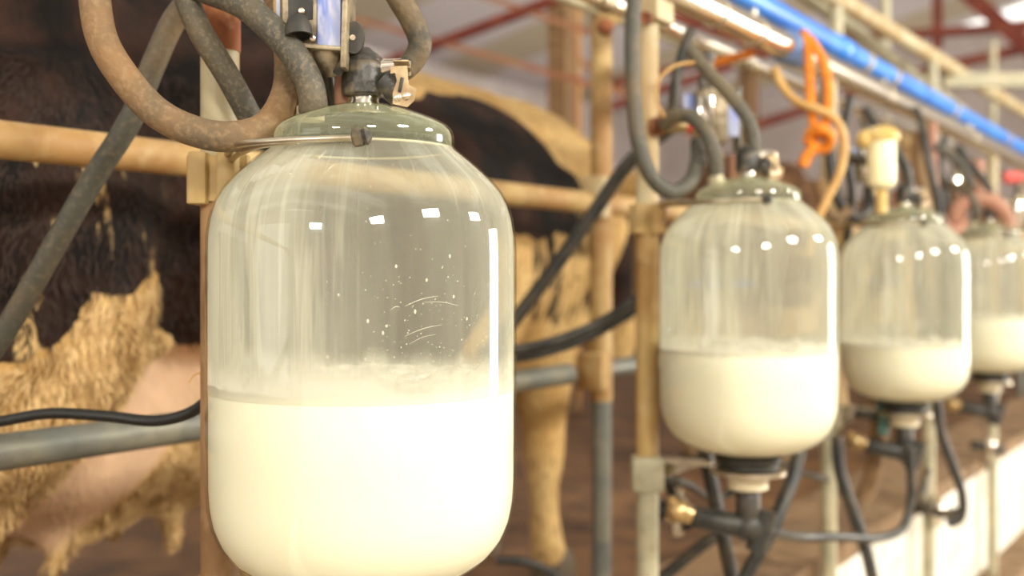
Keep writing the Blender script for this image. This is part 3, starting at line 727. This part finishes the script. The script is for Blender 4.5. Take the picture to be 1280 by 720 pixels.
hose('rubber_hose', HP([(478, -40, .99), (497, -4, .99), (516, 28, .99), (525, 55, .99), (516, 76, .99), (500, 89, .988), (480, 92, .985)]), .0105, 'hose_brown', 'brown hose curving into the valve cap of the nearest jar')
hose('rubber_hose', HP([(404, 72, 1.0), (408, 95, 1.0), (414, 120, 1.01), (416, 134, 1.02)]), .007, 'rubber', 'short black hose hanging from the pulsator behind the valve cap')
hose('black_cable', HP([(-40, 532, 1.17), (0, 527, 1.16), (60, 517, 1.15), (130, 520, 1.14), (195, 526, 1.13), (235, 517, 1.12), (256, 503, 1.11), (275, 480, 1.10), (300, 420, 1.10)]), .0058, 'cable', 'thin black cable along the lower rail at left', 'cable')
hose('twine', HP([(236, 478, 1.1), (243, 469, 1.1), (252, 466, 1.1), (258, 474, 1.11)]), .0009, 'tan_tube', 'tiny loop of pale twine on the left side of the post', 'twine')

# --- second jar hoses (read at the second jar's distance)
hose('rubber_hose', HP([(796, -50, 1.66), (792, 0, 1.65), (790, 60, 1.64), (792, 120, 1.63), (799, 180, 1.62), (815, 222, 1.62), (838, 240, 1.63), (862, 228, 1.65), (872, 200, 1.68), (872, 178, 1.70)]), .0115, 'hose_mix', 'grey hose hanging in a long U left of the second jar')
hose('rubber_hose', HP([(830, 156, 1.72), (842, 146, 1.70), (862, 146, 1.68), (882, 163, 1.66), (892, 190, 1.655), (896, 218, 1.66)]), .0115, 'hose_grey', 'grey hose arching onto the lid of the second jar')
hose('rubber_hose', HP([(862, 62, 1.74), (885, 90, 1.72), (915, 122, 1.70), (936, 152, 1.69), (942, 178, 1.69), (940, 194, 1.69)]), .0108, 'hose_grey', 'brown grey hose slanting down to the cap of the second jar')
hose('rubber_hose', HP([(866, 35, 1.78), (855, 62, 1.78), (845, 100, 1.78), (840, 150, 1.76)]), .0088, 'rubber_grey', 'dark straight hose beside the post of the second jar')
hose('rubber_hose', HP([(850, 150, 1.9), (815, 178, 1.92), (785, 205, 1.94), (745, 262, 1.96), (700, 325, 1.98), (655, 385, 2.0), (610, 440, 2.0)]), .0125, 'rubber_grey', 'black hose slanting down left toward the nearest jar')
for k, (dy, dz) in enumerate(((0, 0), (11, .035))):
    hose('black_cable', HP([(870, 310 + dy * .3, 1.95 + dz), (828, 350 + dy * .5, 1.95 + dz), (790, 378 + dy, 1.95 + dz), (740, 408 + dy, 1.94 + dz), (690, 427 + dy, 1.92 + dz), (650, 436 + dy, 1.90 + dz), (600, 440 + dy, 1.88 + dz)]), .0085, 'rubber', ['upper of two black cables sagging between the first and second jars', 'lower of two black cables sagging between the first and second jars'][k], 'cable')
hose('thin_tube', HP([(868, 78, 1.7), (845, 82, 1.7), (825, 98, 1.7), (820, 120, 1.7), (828, 142, 1.7), (838, 152, 1.7)]), .0024, 'tan_tube', 'thin yellowed tube looping beside the post of the second jar', 'tube')
# fittings at the second jar
c = PZ(822, 158, 1.74); t = thing('tap_fitting', 'rusty tap fitting with a red band on the second jar post', 'tap', c)
bm = NB(); cyl(bm, c - RT * .012, c + RT * .014, .013, seg=10); sph(bm, c, .015, 12, 8); obj('union_nut', bm, 'rust', t, sharp=30)
bm = NB(); cyl(bm, c + RT * .014, c + RT * .045, .010, seg=12); obj('barrel', bm, 'brass', t)
bm = NB(); cyl(bm, c + RT * .045, c + RT * .058, .011, seg=16); obj('red_band', bm, mat('red_plastic', (.5, .05, .04), .4), t)
bm = NB(); cyl(bm, c + RT * .058, c + RT * .075 - UP * .012, .012, seg=14); sph(bm, c + RT * .072 - UP * .022, .015, 10, 8); obj('valve_body', bm, 'dark_steel', t)

def small_pulsator(c, label, m='bluepanel', k=1.0):
    t = thing('pulsator', label, 'pulsator', c, 'pulsators above the jars'); R = Matrix.Rotation(math.atan2(RT.y, RT.x), 3, 'Z')
    def b(name, o, s, mm, rot=None):
        bm = NB(); bx(bm, c + R @ (Vector(o) * k), Vector(s) * k, R if rot is None else R @ rot, .002 * k); obj(name, bm, mm, t, sharp=30)
    b('casing', (0, 0, 0), (.05, .05, .085), 'grime_metal'); b('blue_panel', (.032, -.004, .0), (.018, .045, .07), m); b('cover', (-.012, -.028, .0), (.022, .008, .06), 'chrome')
    b('frame_edge', (.043, 0, -.005), (.005, .05, .10), 'galv'); b('left_plate', (-.036, .0, .02), (.02, .03, .03), m)
    bm = NB(); q = c + R @ (Vector((-.004, 0, .04)) * k); cyl(bm, q, q + UP * .05 * k, .009 * k, seg=14); cyl(bm, q + UP * .05 * k, q + UP * .062 * k, .013 * k, seg=10); obj('top_stem', bm, 'dustycap', t, sharp=30)
    bm = NB(); q = c + R @ (Vector((.0, -.01, -.045)) * k); cyl(bm, q, q - UP * .025 * k + RT * .01, .011 * k, seg=12); obj('bottom_spout', bm, 'brass', t)
    return t
small_pulsator(PZ(888, 146, 1.80), 'shiny pulsator with pale blue panels behind the arched hose of the second jar')
bm = NB(); q = PZ(878, 116, 1.8); cyl(bm, q, PZ(878, 96, 1.8), .008, seg=12); tag(obj('pipe_stub', bm, 'dustycap'), 'dark stub between pulsator and vacuum pipe', 'fitting')

hose('rubber_hose', HP([(742, 225, 1.9), (760, 235, 1.88), (752, 235, 1.9)]), .004, 'rubber', None) if False else None
# rusty hook and wheel nut up at the top rail
t = thing('rusty_hook', 'rusty hook hanging on the top rail left of the U shaped hose', 'hook', PZ(762, 20, 2.2))
bm = NB(); tube(bm, HP([(784, -25, 2.2), (780, 0, 2.2), (770, 22, 2.19), (758, 30, 2.18), (755, 38, 2.18)]), .014, 8, 10, r2=.009); obj('hook_bar', bm, 'tan_paint', t)
bm = NB(); sph(bm, PZ(757, 34, 2.17), .017, 10, 8); obj('bolt_head', bm, 'rust', t)
t = thing('pipe_bracket', 'rusty bracket on the cream post under the steel pipeline', 'bracket', PZ(815, 20, 1.76))
bm = NB(); bx(bm, PZ(815, 16, 1.765), (.06, .05, .035), None, .004); obj('bracket_plate', bm, 'cream_paint', t, sharp=30)
bm = NB(); cyl(bm, PZ(806, 22, 1.72), PZ(812, 24, 1.76), .010, seg=8); obj('bracket_bolt', bm, 'rust', t, sharp=30)
# red painted strip under pipeline
bm = NB(); bar(bm, PZ(888, 79, 2.2), PZ(942, 66, 2.2), .014); tag(obj('red_strap', bm, 'orange', smooth=False), 'short red orange strap below the steel pipeline', 'strap')

# orange rope
t = thing('orange_rope', 'bright orange rope knotted round the pipeline above the second jar', 'rope', PY(1010, 50, .158))
bm = NB(); tube(bm, HP([(1002, 44, 2.36), (1006, 44, 2.28), (1010, 60, 2.25), (1012, 95, 2.24), (1014, 135, 2.23), (1020, 172, 2.2)]), .0095, 10, 14); obj('rope_strand', bm, 'orange', t)
bm = NB(); tube(bm, HP([(1004, 46, 2.36), (1016, 54, 2.25), (1030, 80, 2.24), (1036, 110, 2.23), (1034, 145, 2.22), (1027, 172, 2.21)]), .0095, 10, 14); obj('rope_strand', bm, 'orange', t)
bm = NB(); tube(bm, HP([(1010, 168, 2.19), (1024, 160, 2.17), (1038, 170, 2.18), (1032, 186, 2.2), (1016, 182, 2.2), (1008, 172, 2.19)]), .010, 10, 12); obj('rope_knot', bm, 'orange', t)
bm = NB(); tube(bm, HP([(1024, 180, 2.2), (1013, 190, 2.2), (1006, 200, 2.2), (1004, 208, 2.2)]), .0115, 10, 12); obj('rope_tail', bm, 'orange', t)
hose('thin_tube', HP([(968, 85, 2.25), (978, 108, 2.24), (998, 128, 2.22), (1025, 138, 2.2), (1045, 150, 2.2), (1055, 175, 2.2), (1050, 215, 2.2), (1034, 248, 2.2), (1020, 280, 2.2), (1010, 320, 2.2)]), .0085, 'tan_tube', 'yellow tan tube curling down beside the orange rope', 'tube')
hose('thin_tube', HP([(1022, 225, 2.3), (1030, 255, 2.3), (1045, 272, 2.3), (1062, 262, 2.3)]), .012, 'hose_tan', 'short tan tube curl behind the shoulder of the second jar', 'tube')

# filter bowl above the third jar
c = PZ(1102, 200, 2.3); t = thing('filter_bowl', 'translucent yellowed filter bowl hanging above the third jar', 'filter', c)
s = 2.3 / FPX
bm = NB(); lathe(bm, [(.004, -36 * s), (12 * s, -35 * s), (16 * s, -31 * s), (17 * s, -26 * s), (17.5 * s, 22 * s), (16 * s, 26 * s)], c, None, 30); obj('bowl', bm, 'filter', t)
bm = NB(); lathe(bm, [(17 * s, 22 * s), (21 * s, 24 * s), (22 * s, 32 * s), (17 * s, 38 * s), (8 * s, 42 * s)], c, None, 24); sph(bm, c + RT * (-20 * s) + UP * 26 * s, 12 * s, 12, 8); obj('bowl_cap', bm, 'filtercap', t, sharp=40)
bm = NB(); cyl(bm, c - UP * 66 * s, c - UP * 38 * s, 6.5 * s, seg=16); obj('bowl_stem', bm, 'filtercap', t)

# hoses, fittings around the third and fourth jars
def cluster(T, k, names):
    hose('rubber_hose', [p + T for p in HP([(796, -10, 1.66), (792, 60, 1.64), (799, 180, 1.62), (815, 222, 1.62), (838, 240, 1.63), (862, 228, 1.65), (872, 190, 1.70)])], .012, 'rubber_grey' if k == 0 else 'pinkrubber', names[0])
    hose('rubber_hose', [p + T for p in HP([(830, 120, 1.72), (842, 136, 1.70), (866, 140, 1.68), (886, 163, 1.66), (895, 190, 1.655), (896, 218, 1.66)])], .012, 'hose_mix', names[1])
    hose('rubber_hose', [p + T for p in HP([(870, 50, 1.74), (895, 90, 1.72), (925, 130, 1.70), (940, 162, 1.69), (940, 194, 1.69)])], .011, 'rubber_grey', names[2])
    hose('rubber_hose', [p + T for p in HP([(850, 30, 1.78), (838, 100, 1.78), (850, 200, 1.76), (842, 300, 1.8)])], .010, 'rubber', names[3])
    small_pulsator(PZ(884, 150, 1.82) + T, names[4], 'bluepanel')
cluster(Vector((SP, 0, 0)), 0, ['black hose loop left of the third jar', 'muddy hose arching onto the lid of the third jar', 'dark hose slanting to the cap of the third jar', 'black vertical hose behind the third jar lid', 'small blurred pulsator behind the filter bowl'])
cluster(Vector((2 * SP, 0, 0)), 1, ['pink brown hose loop left of the fourth jar', 'muddy hose arching onto the lid of the fourth jar', 'dark hose slanting to the cap of the fourth jar', 'black vertical hose behind the fourth jar lid', 'distant pulsator above the fourth jar'])
hose('rubber_hose', HP([(1192, 285, 3.1), (1196, 262, 3.1), (1215, 250, 3.1), (1240, 252, 3.1), (1256, 268, 3.1), (1262, 290, 3.1)]), .022, 'pinkrubber', 'thick pink brown hose arched over the lid of the fourth jar')
hose('rubber_hose', HP([(1140, 128, 3.02), (1150, 150, 2.95), (1160, 200, 2.9), (1172, 250, 2.9), (1180, 290, 2.9)]), .010, 'rubber', 'black hose hanging between the third and fourth jars')
hose('rubber_hose', HP([(1148, 165, 2.95), (1146, 205, 2.95), (1155, 250, 2.95), (1150, 285, 2.95)]), .016, 'hose_tan', 'brown hose hanging behind the lid of the third jar')
hose('rubber_hose', HP([(1168, 182, 3.0), (1200, 205, 3.0), (1216, 235, 3.0)]), .011, 'hose_mix', 'dark hose slanting right above the fourth jar')
hose('rubber_hose', HP([(1222, 200, 3.2), (1222, 240, 3.2), (1224, 260, 3.2)]), .018, 'pinkrubber', 'pinkish upright tube above the fourth jar')
bm = NB(); q = PZ(1266, 222, 3.4); cyl(bm, q - RT * .025, q + RT * .025, .018, seg=14); tag(obj('red_plug', bm, mat('pink_red_plastic', (.8, .12, .10), .35)), 'small pink red plug under the pipeline at the right edge', 'plug')
small_pulsator(PZ(1275, 268, 3.4), 'dark blurred pulsator at the right picture edge', 'grime_metal', 1.2)

# lower hoses
LH = [
    ([(878, 545, 1.9), (886, 590, 1.9), (897, 640, 1.9), (910, 700, 1.9), (925, 770, 1.9)], .012, 'rubber_grey', 'black hose running down behind the outlet of the second jar'),
    ([(1003, 540, 1.85), (993, 590, 1.83), (978, 630, 1.8), (960, 672, 1.78), (935, 715, 1.78), (915, 770, 1.78)], .0115, 'rubber_grey', 'black hose slanting down right of the second jar outlet'),
    ([(952, 660, 1.72), (1000, 671, 1.95), (1050, 671, 2.05), (1100, 672, 2.15), (1128, 660, 2.2), (1138, 630, 2.22), (1137, 560, 2.22)], .0085, 'rubber', 'thin black hose crossing in front of the white kerb wall'),
    ([(1046, 545, 2.3), (1050, 590, 2.3), (1066, 640, 2.3), (1083, 690, 2.3), (1098, 760, 2.3)], .0125, 'rubber_grey', 'black hose hanging down in front of the brown ledge'),
    ([(1096, 500, 2.5), (1098, 545, 2.5), (1088, 600, 2.5), (1070, 640, 2.5)], .019, 'hose_tan', 'tan and cream hose bent below the third jar'),
    ([(1140, 262, 3.12), (1150, 350, 3.0), (1164, 440, 2.9), (1170, 490, 2.8), (1176, 540, 2.8), (1192, 585, 2.8), (1203, 620, 2.8), (1200, 648, 2.8), (1185, 655, 2.8)], .012, 'rubber_grey', 'dark hose curling below right of the third jar'),
    ([(800, 745, 2.0), (840, 712, 2.0), (880, 680, 2.0), (930, 650, 2.0)], .011, 'rubber_grey', 'dark hose rising from the bottom edge toward the second outlet'),
    ([(830, 590, 1.95), (850, 630, 1.95), (862, 660, 1.95)], .012, 'rubber', 'short black hose behind the brass cock of the second jar'),
    ([(620, 700, 2.2), (655, 702, 2.2), (690, 716, 2.2), (715, 740, 2.2)], .009, 'rubber', 'black cable on the floor right of the nearest jar'),
    ([(1160, 590, 3.17), (1152, 630, 3.0), (1175, 642, 2.9), (1200, 640, 2.8)], .012, 'dustycap', 'grimy fitting pipe between the third and fourth posts'),
    ([(815, 590, 1.79), (860, 606, 1.95), (900, 622, 2.1), (940, 600, 2.1), (985, 590, 2.2), (1034, 600, 2.45)], .007, 'rubber_grey', 'thin dark tube sagging behind the second jar outlet'),
]
for pts, r, m, lab in LH: hose('rubber_hose', HP(pts), r, m, lab)
for i, (px_, py_, Z, m, lab) in enumerate(((1104, 520, 2.45, 'teal', 'dark and teal valve block below the third jar'), (1172, 640, 3.15, 'chrome', 'shiny small valve low in front of the white kerb'), (1236, 560, 3.86, 'chrome', 'round shiny fitting below the fourth jar'), (845, 640, 1.95, 'dark_steel', 'dull elbow fitting behind the brass cock'))):
    c = PZ(px_, py_, Z); t = thing('valve_block', lab, 'valve', c)
    bm = NB(); cyl(bm, c - RT * .06 + UP * .012, c + RT * .05 - UP * .01, .016, seg=16, bev=.003); obj('valve_barrel', bm, 'rubber', t)
    bm = NB(); sph(bm, c + UP * .012 - FW * .01, .021, 12, 8); cyl(bm, c - UP * .04, c + UP * .045, .012, seg=14); obj('valve_core', bm, m, t)

# ------------------------------------------------------------------ cows
def make_cow_mesh():
    bm = NB()
    S = [(-.97, 1.03, .06, .08), (-.93, 1.02, .15, .16), (-.82, 1.00, .22, .23), (-.62, .97, .27, .27), (-.45, .94, .30, .31), (-.2, .88, .33, .36), (.05, .84, .35, .38),
         (.3, .84, .33, .37), (.48, .85, .28, .36), (.66, .88, .23, .30), (.80, .92, .18, .22), (.88, .94, .10, .14)]
    seg = 32; rings = []
    for (x, cz, hw, hh) in S:
        ring = []
        for k_ in range(seg):
            a = 2 * PI * k_ / seg; yy = hw * math.copysign(abs(math.cos(a)) ** .85, math.cos(a)); zz = hh * math.copysign(abs(math.sin(a)) ** .85, math.sin(a))
            if zz > 0: yy *= 1 - .28 * (zz / hh) ** 2
            ring.append(bm.verts.new((x, yy, cz + zz)))
        rings.append(ring)
    for A, B in zip(rings, rings[1:]):
        for k_ in range(seg): bm.faces.new((A[k_], A[(k_ + 1) % seg], B[(k_ + 1) % seg], B[k_]))
    bm.faces.new(list(reversed(rings[0]))); bm.faces.new(rings[-1])
    def limb(pts, rr):
        f = lambda t: rr[min(int(t * (len(rr) - 1)), len(rr) - 2)] * (1 - (t * (len(rr) - 1)) % 1 if t < 1 else 0) + rr[min(int(t * (len(rr) - 1)), len(rr) - 2) + 1] * ((t * (len(rr) - 1)) % 1 if t < 1 else 1)
        tube(bm, pts, f, 8, 16)
    for s, dx in ((-1, 0), (1, .10)):
        limb([(-.68, s * .14, 1.02), (-.66, s * .19, .82), (-.655, s * .21, .66), (-.70, s * .21, .55), (-.75, s * .20, .46), (-.775, s * .19, .38), (-.76, s * .18, .22), (-.75, s * .18, .10), (-.71, s * .18, .04)],
             [.15, .18, .14, .105, .075, .055, .042, .046, .05])
        sph(bm, (-.60, s * .20, .73), .11, 16, 12, (1, .9, 1.2)); sph(bm, (-.50, s * .23, .655), .04, 12, 8, (1.2, .7, .6))
        limb([(.50, s * .15, .98), (.55, s * .18, .75), (.54 + dx, s * .16, .58), (.57 + dx, s * .15, .38), (.57 + dx, s * .15, .33), (.57 + dx, s * .15, .20), (.58 + dx, s * .15, .10), (.60 + dx, s * .15, .04)],
             [.13, .14, .095, .052, .055, .036, .043, .05])
        sph(bm, (-.62, s * .17, 1.15), .08, 12, 8, (1.3, 1, .8))
    # neck carried level, head hanging
    limb([(.55, 0, .97), (.75, 0, .97), (.92, 0, .97), (1.04, 0, .94)], [.24, .22, .175, .14])
    limb([(.62, 0, .74), (.80, 0, .78), (.98, 0, .86)], [.14, .11, .09])
    limb([(1.02, 0, .98), (1.12, 0, .86), (1.20, 0, .70), (1.26, 0, .56), (1.28, 0, .50)], [.12, .125, .10, .085, .07])
    sph(bm, (.42, 0, 1.13), .10, 14, 10, (1.7, .8, .75))        # withers
    # udder with teats
    sph(bm, (-.50, 0, .50), .185, 20, 14, (1.0, 1.0, .95)); sph(bm, (-.28, 0, .50), .18, 16, 12, (1.2, 1.0, .85)); sph(bm, (-.05, 0, .56), .15, 16, 12, (1.5, 1, .7))
    for tx in (-.55, -.36):
        for ty in (-.08, .08): limb([(tx, ty, .38), (tx, ty, .28)], [.026, .016])
    # ears, horn buds
    for s in (-1, 1):
        sph(bm, (1.05, s * .19, 1.0), .05, 12, 8, (.45, 1.7, 1)); 
    # tail
    limb([(-.95, 0, 1.12), (-1.04, 0, 1.0), (-1.05, 0, .7), (-1.03, 0, .45)], [.035, .028, .02, .035])
    me = bpy.data.meshes.new('cow_rough'); bm.to_mesh(me); bm.free()
    o = bpy.data.objects.new('cow_rough', me); COL.objects.link(o)
    r = o.modifiers.new('r', 'REMESH'); r.mode = 'VOXEL'; r.voxel_size = .016; r.use_smooth_shade = True
    sm = o.modifiers.new('s', 'SMOOTH'); sm.factor = .6; sm.iterations = 9
    dg = bpy.context.evaluated_depsgraph_get(); me2 = bpy.data.meshes.new_from_object(o.evaluated_get(dg))
    bpy.data.objects.remove(o); return me2
def sst(x, a, b): t = min(max((x - a) / (b - a), 0), 1); return t * t * (3 - 2 * t)
cow_me = make_cow_mesh(); cow_me.name = 'cow_body'
nv = len(cow_me.vertices); dk = [0.0] * nv; fk = [0.0] * nv; pk = [0.0] * nv
for v in cow_me.vertices:
    x, y, z = v.co; n = noise.noise(v.co * 5) * .05 + noise.noise(v.co * 12) * .025
    # rear: dark above a ragged line, cream thigh below
    LN = [(-1.1, .60), (-.73, .63), (-.69, .67), (-.668, .735), (-.60, .73), (-.555, .755), (-.535, .745), (-.522, .675), (-.47, .665), (-.44, .60), (-.40, .56), (0, .56), (.1, .56)]
    line = LN[-1][1]
    for (xa, za), (xb, zb) in zip(LN, LN[1:]):
        if xa <= x < xb: line = za + (zb - za) * (x - xa) / (xb - xa)
    d = sst(z + n * .35, line - .012, line + .012) * (1 - sst(x + n, .14, .20)) * (1 - sst(x, -.12, -.05) * sst(z + n, 1.10, 1.12))
    # shoulder patch
    px_ = (x - .28) / .27; pz_ = (z - (.985 - .10 * max(0, x - .42) / .2)) / .155
    d = max(d, 1 - sst(px_ * px_ + pz_ * pz_ + n * 2.5, .8, 1.15))
    # mid body (hidden by the jar) continues dark low
    # mottled breast
    d = max(d, .51 * (1 - sst(abs(x - .48), .16, .26)) * sst(z, .58, .66) * (1 - sst(z, .94, .98)))
    # eye side of head
    hd = ((x - 1.20) / .10) ** 2 + ((z - .76) / .16) ** 2; d = max(d, 1 - sst(hd + n * 4, .7, 1.1))
    dk[v.index] = d
    fk[v.index] = 1.0 * (1 - sst(x, -.62, -.50)) * (1 - sst(z, .88, .94)) + .5 * sst(x, .4, .5) * (1 - sst(x, .6, .7)) * (1 - sst(z, .9, .95))
    LG = [(.82, -.66, .18), (.66, -.655, .145), (.55, -.70, .11), (.46, -.75, .08), (.38, -.775, .06), (.2, -.76, .05)]
    onleg = False
    for (za, xa, ra), (zb, xb, rb) in zip(LG, LG[1:]):
        if zb <= z <= za:
            f = (za - z) / (za - zb); onleg = abs(y) > .12 and abs(x - (xa + (xb - xa) * f)) < (ra + (rb - ra) * f) * 1.02
    if abs(y) < .21 and z < .635 and not onleg and x > -.75:
        pk[v.index] = 1 - sst(x, -.36 - (.56 - z) * .95, -.32 - (.56 - z) * .95)
        if pk[v.index] > .5: dk[v.index] = 0
for nm, arr in (('dark', dk), ('fleck', fk), ('pink', pk)):
    a = cow_me.attributes.new(nm, 'FLOAT', 'POINT'); a.data.foreach_set('value', arr)
for v in cow_me.vertices:
    if v.co.x < .6: v.co.x *= 1.15
    else: v.co.x = .69 + (v.co.x - .6) * .85
CO = Vector((.93, .98, PLAT))
cow_me.materials.clear(); cow_me.materials.append(M['coat'])
cow = thing('cow', 'black and cream cow standing side-on behind the rails', 'cow', CO)
cb = bpy.data.objects.new('body', cow_me); COL.objects.link(cb); cb.parent = cow
for p in cow_me.polygons: p.use_smooth = True
hooves = []
for (hx, hy) in ((-.815, -.18), (-.815, .18), (.70, -.15), (.80, .15)):
    bm = NB(); lathe(bm, [(.058, 0.002), (.056, .03), (.046, .07)], (hx, hy, 0), None, 16)
    hf = obj('hoof', bm, 'hoof'); hf.parent = cow; hooves.append(hf)
me2 = cow_me.copy(); me2.materials.clear(); me2.materials.append(M['coat2'])
for i, (p, rz, lab, sc) in enumerate((((4.3, 1.25, PLAT), .15, 'brown and cream cow standing farther along behind the third jar', 1.0), ((7.0, 1.5, PLAT), -.1, 'distant brown cow behind the fourth jar', 1.0), ((3.3, 3.6, PLAT), .1, 'brown cow in the far row, behind the black and cream cow', 1.0), ((6.4, 4.2, PLAT), .1, 'brown cow in the far row toward the right', 1.0))):
    c2 = thing('cow', lab, 'cow', p); c2.rotation_euler.z = rz
    q = bpy.data.objects.new('body', me2); COL.objects.link(q); q.parent = c2
    
    for hf in hooves: h2 = hf.copy(); COL.objects.link(h2); h2.parent = c2

# short coat hair on the thigh nearest the lens
def coat_hair(sel, count, L0, mlight, name, seed, wd=.0011):
    rnd = random.Random(seed); me = cow_me; fs = [p for p in me.polygons if sel(p.center, p.normal, p)]
    if not fs: return
    bm = NB()
    for q in range(count):
        p = rnd.choice(fs); vs = [me.vertices[i_].co for i_ in p.vertices]
        a, b = rnd.random(), rnd.random(); c = vs[0].lerp(vs[1], a).lerp(vs[3 % len(vs)].lerp(vs[2], a), b)
        clump = noise.noise_vector(c * 22) * .8
        d = (p.normal * .25 + Vector((-.25, 0, -1)) * .9 + clump + Vector((rnd.gauss(0, .25), rnd.gauss(0, .1), rnd.gauss(0, .2)))).normalized()
        d = (d - p.normal * min(0, d.dot(p.normal)) + p.normal * .15).normalized()
        L = L0 * rnd.uniform(.6, 1.3); sd = d.cross(p.normal).normalized() * wd
        v0 = bm.verts.new(c - sd); v1 = bm.verts.new(c + sd); v2 = bm.verts.new(c + d * L * .6 + sd * .7 + p.normal * .001); v3 = bm.verts.new(c + d * L * .6 - sd * .7 + p.normal * .001); v4 = bm.verts.new(c + d * L - p.normal * .001)
        bm.faces.new((v0, v1, v2, v3)); bm.faces.new((v3, v2, v4))
    me_ = bpy.data.meshes.new(name); bm.to_mesh(me_); bm.free(); me_.materials.append(M[mlight])
    o = bpy.data.objects.new(name, me_); COL.objects.link(o); o.parent = cow; o['kind'] = 'stuff'; return o
def dmean(p): return sum(dk[i_] for i_ in p.vertices) / len(p.vertices)
def pmean(p): return sum(pk[i_] for i_ in p.vertices) / len(p.vertices)
coat_hair(lambda c, n, p: c.x < -.3 and c.x > -1.2 and n.y < .1 and .2 < c.z < .9 and dmean(p) < .3 and pmean(p) < .2, 22000, .020, 'lighthair', 'coat_hair', 3)
coat_hair(lambda c, n, p: c.x < -.35 and c.x > -1.2 and n.y < .1 and .6 < c.z < 1.05 and dmean(p) > .6, 9000, .016, 'darkhair', 'coat_hair', 4)
